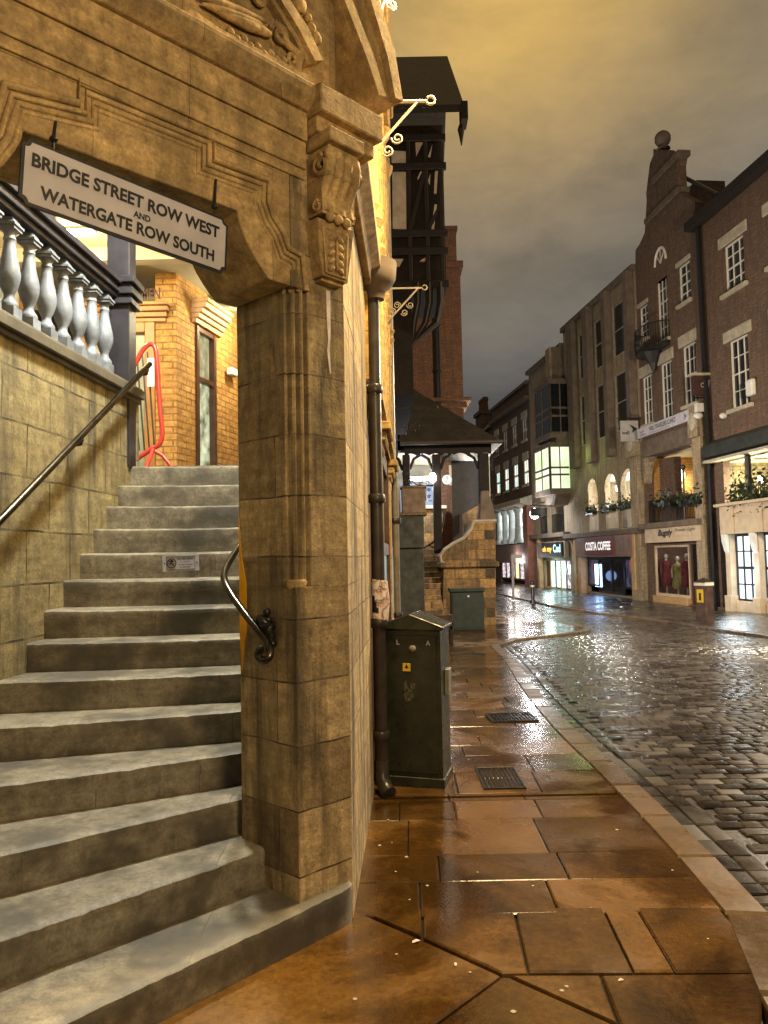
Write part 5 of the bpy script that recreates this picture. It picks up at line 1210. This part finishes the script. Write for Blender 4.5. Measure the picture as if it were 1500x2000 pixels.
# second hanging sign box (dark) near building 1
u = fu(1384, 760); tl_, br_ = RX(1352, 730, u), RX(1404, 772, u); t = rthing('hanging_sign', 'dark hanging sign box with a pale lit top bar on the gable building corner', 'sign', 1380, .6, br_.z)
q = RB(); q.box(u-.12, u+.12, br_.y, tl_.y, br_.z, tl_.z-.1); q.build('panel', mat('dark_red_panel', (.05, .02, .018), .5, .4, 4., 0.), t); q = RB(); q.box(u-.2, u+.2, br_.y-.1, tl_.y+.1, tl_.z-.098, tl_.z); q.build('top_bar', M['trim'], t)
q = MB(); q.text('café', .55, .3, RFm @ Matrix.Translation((u-.122, (tl_.y+br_.y)/2, (tl_.z+br_.z)/2)) @ Matrix.Rotation(math.radians(-90), 4, 'Z') @ Matrix.Rotation(math.radians(90), 4, 'X'), .001); q.build('lettering', M['trim'], t)
q = RB(); q.tube([(u, .0, br_.z-.1), (u, tl_.y, br_.z-.1)], .04, 6); q.tube([(u, .1, br_.z-3), (u, .1, br_.z)], .06, 6); q.build('arm', M['iron'], t)
# clothes shop
a, b, c, d = FR(1273, 1031), FR(1274, 1063), FR(1381, 1014), FR(1383, 1053)
t = rthing('shop_fascia', 'cream shop fascia with black handwritten lettering', 'sign', 1330, .3, b[1]); zt_, zb_ = (a[1]+c[1])/2, (b[1]+d[1])/2
q = RB(); q.box(c[0], a[0], .05, .36, zb_, zt_); q.build('board', M['cream'], t, bevel=.01)
L = lambda f: a[0]+(c[0]-a[0])*f; Zf = lambda f: zb_+(zt_-zb_)*f
q = RB(); q.box(L(.56), L(.985), .362, .39, Zf(.3), Zf(.92)); q.build('second_board', M['cream'], t)
q = MB(); sign_text(q, 'Bugsly', (L(.27), Zf(.72)), (L(.55), Zf(.25)), .363, bold=.045, shear=.25); sign_text(q, 'Powder Eight', (L(.60), Zf(.72)), (L(.95), Zf(.5)), .392, bold=.015, shear=.3); q.build('lettering', M['ink'], t)
q = RB(); q.box(op[0]-.2, op[1]+.2, .002, .5, zb2-.28, zb2-.02); q.build('row_ledge', M['conc_dark'], b2_, bevel=.02)
f = win(b2_, shp[0]+ (shp[1]-shp[0])*.32, shp[1], shp[2]+.25, shp[3], 1, 1, M['cream'], M['glass'], v=-.06, thick=.09)
for ch in list(f.children): bpy.data.objects.remove(ch)
gm, tt, bb = newmat('clear_shop_glass'); bb.inputs['Base Color'].default_value = (.9, .9, .9, 1); bb.inputs['Roughness'].default_value = .02; bb.inputs['Transmission Weight'].default_value = 1.; bb.inputs['IOR'].default_value = 1.02; bb.inputs['Alpha'].default_value = .25
M['clear'] = gm
q = RB(); q.box(shp[0]+(shp[1]-shp[0])*.32, shp[1], -.10, -.095, shp[2]+.25, shp[3]); q.build('pane', gm, f)
q = RB(); q.box(shp[0]+(shp[1]-shp[0])*.31, shp[1]+.05, -.1, .12, shp[2]-.1, shp[2]+.25); q.build('stall_riser', M['ochre'], b2_)
q = RB(); q.box(shp[0], shp[0]+(shp[1]-shp[0])*.10, -.2, -.1, shp[2], shp[3]); q.box(shp[0]+(shp[1]-shp[0])*.28, shp[0]+(shp[1]-shp[0])*.31, -.2, -.1, shp[2], shp[3]); q.build('door_frame', M['wood_dark'], b2_)
q = RB(); q.box(shp[0]+(shp[1]-shp[0])*.10, shp[0]+(shp[1]-shp[0])*.28, -.18, -.15, shp[2], shp[3]); d_ = q.build('door', M['glass'], b2_)
a = FR(1362, 1090); q = RB(); q.box(fu(1376, 1110), fu(1366, 1110), -.149, -.14, fz(1370, 1132), fz(1370, 1094)); q.build('lit_panel', M['lit_white'], d_)
q = RB(); q.box(shp[0], shp[1], -2.6, -2.5, GZ, zb2-.2); q.box(shp[0], shp[1], -2.5, -.3, GZ-.1, GZ+.05); q.build('shop_interior', mat('shop_interior', (.40, .34, .30), .8, .6, 1.5, 0.), b2_)
lamp('shop_light', b2_, RFm @ V3(((shp[0]+shp[1])/2+.3, -.9, zb2-.6)), 80, (1., .85, .75), .2)
def mannequin(px, m, h, label):
    u = fu(px, 1150, -.35); p = RFm @ V3((u, -.35, GZ+.05)); t = thing('mannequin', label, 'mannequin', tuple(p), 'mannequins in the clothes shop window')
    F = Matrix.Translation(p); q = MB(F); q.lathe([(.22, .35), (.26, .5), (.20, .85), (.14, 1.08), (.19, 1.32), (.19, 1.42), (.07, 1.5)], (0, 0, h), 12)
    for s in (-1, 1): q.tube([(s*.19, 0, h+1.40), (s*.24, .03, h+1.15), (s*.25, -.03, h+.85)], [.06, .055, .045], 8)
    q.build('dress', m, t, smooth=60)
    q = MB(F); q.tube([(0, 0, h+1.5), (0, 0, h+1.58)], .05, 8); q.ball((0, 0, h+1.69), .085, .1, .12); q.tube([(0, 0, 0), (0, 0, h+.4)], .025, 6); q.lathe([(.18, 0), (.18, .02), (.02, .03)], (0, 0, 0), 12); q.build('stand', mat('mannequin_grey', (.4, .36, .33), .5, .1, 5., 0.), t, smooth=60)
mr = mat('burgundy_cloth', (.09, .010, .016), .8, .3, 8.)
mannequin(1303, mr, .35, 'shop mannequin in a burgundy dress at the left of the window'); mannequin(1343, mr, .35, 'shop mannequin in a burgundy dress beside the shop door'); mannequin(1325, mat('yellow_green_cloth', (.16, .15, .05), .8, .3, 8.), .25, 'shop mannequin in an olive yellow dress between two burgundy ones')

# --- building 3: ribbed concrete block
U0, U1 = UA, fu(1108, 900)
b3 = rthing('concrete_building', 'brown concrete office block with tall vertical fins above arches', 'building', 1180)
zt3 = max(fz(1238, 530), fz(1110, 642)); zb3, zt3o = fz(1230, 1032), fz(1230, 895)
bays = [(1168, 1150), (1207, 1183), (1246, 1214)]
hol = [(fu(r, 980), fu(l, 980), zb3, zt3o-.5) for r, l in bays]
bay2 = []
fins = [(1134, 1114), (1166, 1146), (1203, 1184), (1249, 1228)]
uf = [(fu(r, 850), fu(l, 850)) for r, l in fins]
for (a0, a1), (b0, b1_) in zip(uf[1:], uf): bay2.append((a1, b0))
sh3 = (fu(1250, 1130)+.3, fu(1146, 1130), GZ+.1, fz(1142, 1089)-.05)
wins3 = []
hh = zt3-zt3o
for a, b in bay2:
    for f0, f1 in ((.17, .50), (.60, .90)): wins3.append((a+.1, b-.1, zt3o+hh*f0, zt3o+hh*f1))
body(b3, U0, U1, zt3, M['concrete'], hol+wins3+[sh3])
for w in wins3: win(b3, *w, 1, 2, M['trim'], M['glass'], v=-.06, thick=.06)
for a, b in uf: q = RB(); q.box(a, b-.72, .002, .38, zt3o+.35, zt3+.1); q.xz([(a, zt3o+.35), (b, zt3o+.35), (b, zt3o+.35), (a, zt3o+.35)], .0, .0) if False else None; q.build('fin', M['conc_dark'], b3, bevel=.03)
q = RB(); q.box(U0, U1, -.3, .2, zt3+.002, zt3+.3); q.build('parapet', M['conc_dark'], b3)
for a, b, c, d in hol:
    q = RB(); r = (b-a)/2
    q.xz([(a, d), (a, d-r*1.1), *[(a+r-r*math.cos(i*math.pi/12), d-r*1.1+r*1.1*math.sin(i*math.pi/12)) for i in range(1, 7)]], -.2, .04)
    q.xz([(b, d), *[(b-r+r*math.cos(i*math.pi/12), d-r*1.1+r*1.1*math.sin(i*math.pi/12)) for i in range(6, 0, -1)], (b, d-r*1.1)], -.2, .04); q.build('arch', M['concrete'], b3)
    railing(b3, a, b, c, 1.1, -.05)
for i, (px0, px1, w) in enumerate(((1166, 1151, 'far'), (1204, 1183, 'middle'), (1244, 1214, 'near'))):
    planter(fu(px0, 1000), fu(px1, 1000), zb3+.95, .12, 'dark flower box on the %s arch railing of the concrete block' % w, 220, .4)
gallery(b3, U0, U1, zb3, zt3o-.5, M['plaster'], M['plaster'], 3.4)
for i, (px, w) in enumerate(((1160, 'far'), (1196, 'middle'), (1232, 'near'))):
    u = fu(px, 970); q = RB(); q.box(u-1.4, u+.3, -3.3, -3.25, zb3+.4, zb3+2.3); q.build('gallery_shop_window', M['lit_mix'] if i else M['lit_pale'], b3)
    sconce(fu(px-8, 980), -1.7, zt3o-1.0, 420, (1., .97, .86), 'white ceiling globe inside the %s arch of the concrete block' % w, 'bulb', .14)
q = RB(); u0_ = fu(1244, 960, -3.0); q.box(u0_-1., u0_+1.6, -3.0, -2.9, fz(1230, 985, -3), fz(1230, 965, -3)); t = tag(q.build('gallery_sign', M['ochre']), 'ochre shop sign board hanging inside the near arch', 'sign')
q = RB(); q.box(U0, U1, .002, .45, zb3-.3, zb3-.02); q.build('row_ledge', M['conc_dark'], b3, bevel=.02)
# coffee shop
a, b, c, d = FR(1138, 1052), FR(1140, 1089), FR(1247, 1036), FR(1249, 1085); zt_, zb_ = (a[1]+c[1])/2, (b[1]+d[1])/2
t = rthing('coffee_fascia', 'brown coffee shop fascia with white capital letters on a red panel', 'sign', 1190, .3, zb_); L = lambda f: a[0]+(c[0]-a[0])*f; Zf = lambda f: zb_+(zt_-zb_)*f
q = RB(); q.box(c[0], a[0], .05, .40, zb_, zt_); q.build('board', mat('brown_fascia', (.21, .13, .10), .5, .25, 3., .05), t)
q = RB(); q.box(L(.19), L(.72), .402, .45, Zf(.10), Zf(.92)); q.build('panel', mat('dark_red_sign', (.16, .035, .035), .4, .15, 3., 0.), t)
q = MB(); sign_text(q, 'COSTA COFFEE', (L(.21), Zf(.70)), (L(.68), Zf(.30)), .456, bold=.03); q.build('lettering', glow_mat('lit_letters', (1., .95, .9), .8, .0), t)
for px in (1250, 1143): q = RB(); a_ = fu(px, 1120); q.box(a_-.22, a_+.22, .002, .35, GZ-.2, zb3-.3); q.build('shop_pilaster', M['ochre'], b3, bevel=.02)
n = 4; w = sh3[1]-sh3[0]
for i in range(n):
    a0, b0 = sh3[0]+w*i/n, sh3[0]+w*(i+1)/n; mp = [M['lit_dim'], M['glass'], M['glass'], M['lit_dim']][i]
    f = win(b3, a0, b0, sh3[2]+(.35 if i in (0, 3) else 0), sh3[3], 1, 1, M['black'], mp, v=-.1, thick=.09)
    if i == 0:
        q = RB(); q.ball(((a0+b0)/2, -.09, fz(1238, 1100)), .28, .02, .5, 16); q.build('sticker', mat('red_disc', (.55, .2, .16), .5, .3, 5., 0.), f)
    if i == 3:
        q = RB(); q.box(fu(1171, 1130), fu(1159, 1130), -.13, -.105, fz(1165, 1146), fz(1165, 1102)); q.build('screen', M['lit_blue'], f)
lamp('screen_light', b3, RFm @ V3((fu(1166), .5, fz(1165, 1125))), 9, (.35, .5, 1.), .3)
# --- building 4: oriel bays
U0, U1 = U1, fu(1040, 980)
b4 = rthing('oriel_building', 'concrete building with stacked glazed oriel bays, the lower one lit green', 'building', 1070)
zt4 = fz(1085, 690); zb4, zo4 = fz(1090, 1040), fz(1090, 958)
hol = [(fu(1102, 1000)+.05, fu(1078, 1000), zb4, zo4), (fu(1068, 1000), fu(1056, 1000), zb4, zo4)]
sh4 = (fu(1128, 1130)-.0, fu(1064, 1130), GZ+.05, fz(1060, 1092)-.05)
sh4 = (max(sh4[0], U0+.1), sh4[1], sh4[2], sh4[3])
body(b4, U0, U1, zt4, M['concrete'], hol+[sh4])
q = RB(); q.box(U0, U1, -.3, .25, zt4+.002, zt4+.25); q.build('parapet', M['conc_dark'], b4)
for nm, pyt, pyb, mp in (('upper', 748, 838, M['glass']), ('lower', 872, 948, M['lit_green'])):
    v = 1.3; ua, ub = fu(1073, (pyt+pyb)/2, v), fu(1043, (pyt+pyb)/2, v); zt_, zb_ = fz(1073, pyt, v), fz(1073, pyb+6, v)
    q = RB(); q.box(ua, ub, .0, v, zb_-.35, zb_); q.box(ua, ub, .0, v, zt_, zt_+.3); q.xz([(ua, zb_-.352), (ub, zb_-.352), (ub-.6, zb_-1.0), (ua+.6, zb_-1.0)], .0, v*.7)
    for u in (ua, ua+.02, ub): q.box(min(max(ua, u-.06), ub-.12), min(max(ua, u-.06), ub-.12)+.12, v-.12, v, zb_, zt_)
    for k in (.33, .5): z = zb_+(zt_-zb_)*k; q.box(ua+.01, ub-.01, .05, v-.01, z-.06, z+.06)
    q.box((ua+ub)/2-.05, (ua+ub)/2+.05, v-.1, v-.005, zb_, zt_); q.box(ua+.003, ua+.1, v*.45, v*.5, zb_, zt_)
    o_ = q.build('oriel', M['conc_dark'], b4); q = RB(); q.box(ua+.04, ub-.04, .02, v-.05, zb_+.005, zt_-.005); q.build('glazing', mp, o_)
lamp('oriel_light', b4, RFm @ V3((fu(1085, 915, 1.8)-1.2, 1.1, fz(1085, 915))), 30, (.75, 1., .3), .3)
q = RB(); u = fu(1103, 900); q.box(u-.45, u+.45, .002, .9, zo4+.2, zt4); q.build('fin', M['concrete'], b4, bevel=.03)
q = RB(); q.box(U0, U0+.5, .002, .8, zo4+.4, zt4); q.build('side_fin', M['conc_dark'], b4, bevel=.03)
gallery(b4, U0, U1, zb4, zo4, M['brick_warm'], M['plaster'], 2.8)
for h in hol: railing(b4, h[0], h[1], h[2], 1.15, .02)
c = FR(1083, 985, -2.2); sconce(c[0]+1, -2.2, c[1]+.8, 520, (1., .9, .62), 'warm globe in the brick gallery under the green oriel', 'bulb_warm', .14)
a, b, c, d = FR(1058, 1062), FR(1060, 1090), FR(1132, 1052), FR(1132, 1088); zt_, zb_ = (a[1]+c[1])/2, (b[1]+d[1])/2
t = rthing('neon_fascia', 'grey brown fascia with a dark box of glowing orange and cyan letters', 'sign', 1095, .3, zb_); L = lambda f: a[0]+(c[0]-a[0])*f; Zf = lambda f: zb_+(zt_-zb_)*f
q = RB(); q.box(U0+.1, a[0], .05, .30, zb_, zt_); q.build('board', mat('taupe_fascia', (.30, .23, .18), .6, .3, 3., .1), t); q = RB(); q.box(L(.17), L(.72), .302, .42, Zf(.08), Zf(.95)); q.build('panel', M['newel'], t)
q = MB(); sign_text(q, 'oh my', (L(.20), Zf(.72)), (L(.46), Zf(.28)), .425, bold=.04); q.build('lettering', M['neon_orange'], t)
q = MB(); sign_text(q, 'Cod', (L(.50), Zf(.82)), (L(.69), Zf(.32)), .425, bold=.03); q.build('lettering', M['neon_cyan'], t)
n = 5; w = sh4[1]-sh4[0]
for i, mp in enumerate((M['lit_mix'], M['lit_teal'], M['lit_teal'], M['lit_teal'], M['wood_dark'])):
    win(b4, sh4[0]+w*i/n, sh4[0]+w*(i+1)/n, sh4[2], sh4[3], 1, 1, M['black'] if i in (0, 2) else M['ochre'], mp, v=-.1, thick=.07)
lamp('shop_light', b4, RFm @ V3((sh4[0]+w*.5, .6, .6)), 70, (.6, 1., .95), .3)
for px in (1133, 1060): q = RB(); a_ = fu(px, 1120); q.box(a_-.2, a_+.2, .002, .3, GZ-.2, zb4-.2); q.build('shop_pilaster', M['ochre'], b4, bevel=.02)
q = RB(); q.box(U0, U1, .002, .4, zb4-.3, zb4-.02); q.build('row_ledge', M['conc_dark'], b4)
# --- building 5: Georgian brick with lit sashes
U0, U1 = U1, fu(966, 980)
b5 = rthing('georgian_building', 'long brick Georgian building with a row of lit pale sash windows', 'building', 1000)
zt5 = fz(1035, 745); hol = []; spec = []
for i in range(4):
    f = (i+.5)/4; u = U0+(U1-U0)*f; hw = (U1-U0)*.055
    hol.append((u-hw, u+hw, fz(1033, 855), fz(1033, 812))); spec.append(None); hol.append((u-hw, u+hw, fz(1032, 945), fz(1032, 895)-.0)); spec.append(M['lit_pale'])
zb5, zo5 = fz(1030, 1060), fz(1030, 990)
op5 = (U0+.8, U1-.8, zb5, zo5); sh5 = (U0+1.5, U1-1.5, GZ+.05, fz(1030, 1092))
body(b5, U0, U1, zt5, M['brick'], hol+[op5, sh5])
for h, s_ in zip(hol, spec): win(b5, *h, 2, 2, M['white'], s_, lint=(.12, .55), sill=.12, v=-.08, thick=.08, bar=.07)
q = RB(); q.box(U0, U1, -.3, .35, zt5-1.2, zt5-.95); q.box(U0, U1, -.3, .2, zt5+.002, zt5+.2); q.build('cornice', M['conc_dark'], b5)
q = RB(); q.yz([(.02, zo5-.1), (.9, zo5+.2), (.9, zo5+.5), (.02, zo5+.8)], U0, U1); q.build('row_cornice', M['trim'], b5)
gallery(b5, U0, U1, zb5, zo5, M['brick_warm'], M['plaster'], 3.)
for f in (.2, .6): sconce(U0+(U1-U0)*f, -1.4, zo5-.5, 420, (.9, .96, 1.), 'cool white globe in the %s half of the columned gallery' % ('near' if f < .5 else 'far'), 'bulb', .16)
for i in range(1, 5): u = op5[0]+(op5[1]-op5[0])*i/5; q = RB(); q.lathe([(.42, 0), (.42, .25), (.3, .35), (.26, zo5-zb5-.4), (.38, zo5-zb5-.25), (.4, zo5-zb5-.01)], (u, .3, zb5), 12); q.build('column', mat('grey_green_column', (.32, .36, .34), .6, .2, 4.) if i == 1 else bpy.data.materials['grey_green_column'], b5, smooth=50)
railing(b5, op5[0], op5[1], zb5, 1.2, -.05)
q = RB(); q.box(U0+.5, U1-.5, .002, .5, zb5-1.5, zb5-.1); q.build('fascia', mat('mauve_fascia', (.22, .15, .13), .5, .3, 2., .1), b5)
n = 6
for i in range(n): w = (sh5[1]-sh5[0])/n; win(b5, sh5[0]+w*i, sh5[0]+w*(i+1), sh5[2]+.3, sh5[3]-.05, 1, 1, M['wood_dark'], M['lit_mix'] if i not in (2,) else M['lit_warm'], v=-.1, thick=.1)
q = RB(); u = U0+.3; q.box(u-.5, u+.5, .002, .5, GZ-.2, zo5); q.build('red_pier', mat('red_brown_pier', (.24, .09, .055), .7, .3, 3.), b5)
lamp('shop_light', b5, RFm @ V3(((U0+U1)/2-3, .9, 1.2)), 120, (1., .85, .8), .4)
# lantern hanging outside
c = FR(1044, 1003, 1.6); lt = rthing('street_lantern', 'glaring white lantern hung from a dark sign bracket on the far facade', 'lamp', 1044, 1.6, c[1])
q = RB(); q.ball((c[0], 1.6, c[1]), .30, .30, .36, 10); q.build('globe', M['bulb'], lt, smooth=60); q = RB(); q.tube([(c[0], 1.6, c[1]+.35), (c[0], 1.6, c[1]+.7), (c[0], 0, c[1]+.7)], .04, 6); q.build('arm', M['iron'], lt)
lamp('light', lt, RFm @ V3((c[0]-.1, 2.1, c[1]-.1)), 450, (.95, .97, 1.), .35)
u = c[0]-1.2; tl_, br_ = RX(1036, 993, u), RX(1066, 1008, u); t = rthing('hanging_sign', 'small dark hanging sign beside the glaring far lantern', 'sign', 1055, 1., br_.z); q = RB(); q.box(u-.05, u+.05, br_.y, tl_.y, br_.z, tl_.z); q.build('panel', M['newel'], t); q = RB(); q.tube([(u, 0, tl_.z+.15), (u, tl_.y, tl_.z+.15)], .04, 6); q.build('arm', M['iron'], t)
# --- building 6: dark far house closing the curve
U0, U1 = U1, fu(938, 980)
b6 = rthing('far_house', 'dark far house with tall chimney pots where the street bends', 'house', 950); zt6 = fz(958, 838); hol = []
for f in (.2, .5, .8): u = U0+(U1-U0)*f; hol += [(u-1, u+1, fz(957, 920), fz(957, 880)), (u-1, u+1, fz(957, 1010), fz(957, 965))]
body(b6, U0, U1, zt6, M['brick'], hol)
for h in hol: win(b6, *h, 2, 4, M['trim'], M['glass'], v=-.08, thick=.1, bar=.08)
q = RB(); q.yz([(.4, zt6), (-9, zt6), (-4.5, zt6+4.5)], U0, U1); q.build('roof', M['slate'], b6)
c = FR(942, 842, -3.); w = abs(fu(932, 840, -3)-fu(953, 840, -3))/2*.55; zc = fz(942, 812, -3.); q = RB(); q.box(c[0]-w, c[0]+w, -3.8, -2.6, c[1]-5, zc); q.box(c[0]-w-.2, c[0]+w+.2, -4, -2.4, zc, zc+.4); ch = q.build('chimney', M['brick'], b6)
for i in (-1, 0, 1): q = RB(); q.lathe([(.35, 0), (.28, 1.0), (.36, 1.2), (.3, 1.5)], (c[0]+i*w*.65, -3.2, zc+.4), 10); q.build('chimney_pot', M['brick_tower'], ch)
# flat block between the gable and building 1, flag pole
u0_, u1_ = fu(1436, 400, -2), fu(1366, 400, -2); q = RB(); q.box(u0_, u1_, -3.4, -2.0, 6, fz(1400, 381, -2.)); q.box(fu(1362, 400, -2), fu(1332, 400, -2), -3.4, -2.0, 6, fz(1345, 366, -2.))
tag(q.build('party_chimney', M['brick']), 'broad flat brick chimney block between the gable and the sash window building', 'chimney')
a, b = FR(1326, 341, -.5), FR(1402, 380, -.5); q = RB(); q.tube([(a[0], -.5, a[1]), (b[0], -.5, b[1])], .09, 6); tag(q.build('roof_stay', M['iron']), 'slanting iron stay from the gable down to the flat chimney block', 'pole')
# ------------------------------------------------------------ street furniture on the right
def gp_(px, py): p = gr(px, py); return V3((p.x, p.y, zg(p.y)))
p = gp_(1378, 1216); h = aty(1372, 1128, p.y).z-p.z; w = 15/1500*p.y
t = thing('litter_bin', 'square rusty bin post with a white banded black cap', 'bin', tuple(p)); F = Matrix.Translation(p) @ Matrix.Rotation(.5, 4, 'Z')
q = MB(F); q.box(-w*.8, w*.8, -w*.8, w*.8, -.03, h*.82); q.build('post', M['rust'], t, bevel=.012); q = MB(F); q.box(-w*.86, w*.86, -w*.86, w*.86, h*.822, h*.90); q.build('band', M['white'], t)
q = MB(F); q.add([(-w*.92, -w*.92, h*.902), (w*.92, -w*.92, h*.902), (w*.92, w*.92, h*.902), (-w*.92, w*.92, h*.902), (0, 0, h)], [(0,3,2,1),(0,1,4),(1,2,4),(2,3,4),(3,0,4)]); q.build('cap', M['black'], t)
q = MB(F); q.box(-w*.81-.004, -w*.80, -w*.5, w*.5, h*.45, h*.74); q.build('notice', M['yellow'], t); q = MB(F); q.box(-w*.81-.008, -w*.81-.005, -w*.15, w*.15, h*.5, h*.66); q.build('symbol', M['ink'], t)
p = gp_(1041, 1178); h = aty(1041, 1134, p.y).z-p.z; t = thing('bollard', 'black cast iron bollard on the far pavement', 'bollard', tuple(p)); r = 4.2/1500*p.y
q = MB(); q.lathe([(r*1.2, -.02), (r*1.2, h*.12), (r*.85, h*.16), (r*.85, h*.86), (r*1.1, h*.88), (r*1.05, h*.94), (r*.6, h)], p, 14); q.build('post', M['black'], t, smooth=40); q = MB(); q.lathe([(r*.87, h*.72), (r*.87, h*.80)], p, 14); q.build('band', M['white'], t)
p = gp_(1003, 1172); zt_ = aty(1003, 1083, p.y).z; t = thing('sign_post', 'thin pale signpost standing left of the black bollard', 'sign post', tuple(p)); q = MB(); q.tube([p, (p.x, p.y, zt_)], .07, 8); q.build('post', mat('pale_post', (.32, .30, .28), .5, .1, 5., 0.), t); q = MB(); q.box(p.x-.02, p.x+.5, p.y-.03, p.y, zt_-.2, zt_); q.build('arm', bpy.data.materials['pale_post'], t)
# ------------------------------------------------------------ street lamps outside the picture, and one added out of sight behind the shelter
def street_lamp(p, h, arm, power, col, label):
    t = thing('street_lamp', label, 'street lamp', tuple(p), 'lamp posts along the street'); p = V3(p); q = MB()
    q.lathe([(.14, -.1), (.14, .8), (.08, .9), (.06, h)], p, 12); a = V3(arm); top = p+V3((0, 0, h)); q.tube([top, top+V3((0, 0, .25)), top+a*.5+V3((0, 0, .4)), top+a+V3((0, 0, .3)), top+a+V3((0, 0, .1))], .04, 8); q.build('post', M['black'], t, smooth=50)
    q = MB(); q.lathe([(.25, 0), (.2, .12), (.05, .2)], top+a, 12); q.build('hood', M['black'], t); q = MB(); q.ball(top+a+V3((0, 0, -.05)), .12); q.build('globe', M['bulb_warm'], t, smooth=60)
    lamp('light', t, top+a+V3((0, 0, -.28)), power, col, .4)
street_lamp((10.8, 14.3, -.25), 6.8, (-.7, .0, 0), 5200, (1., .83, .60), 'black lamp post on the far pavement with an arm over the setts')
street_lamp((.85, -.2, 0), 3.5, (.45, .6, 0), 210, (1., .70, .34), 'black lamp post at the corner behind the viewer')
street_lamp((3.0, 29.2, -.7), 4.6, (.5, .2, 0), 2300, (1., .92, .78), 'added lamp post hidden behind the tiled stair shelter')  # added unseen lamp, there to brighten the facades across the street
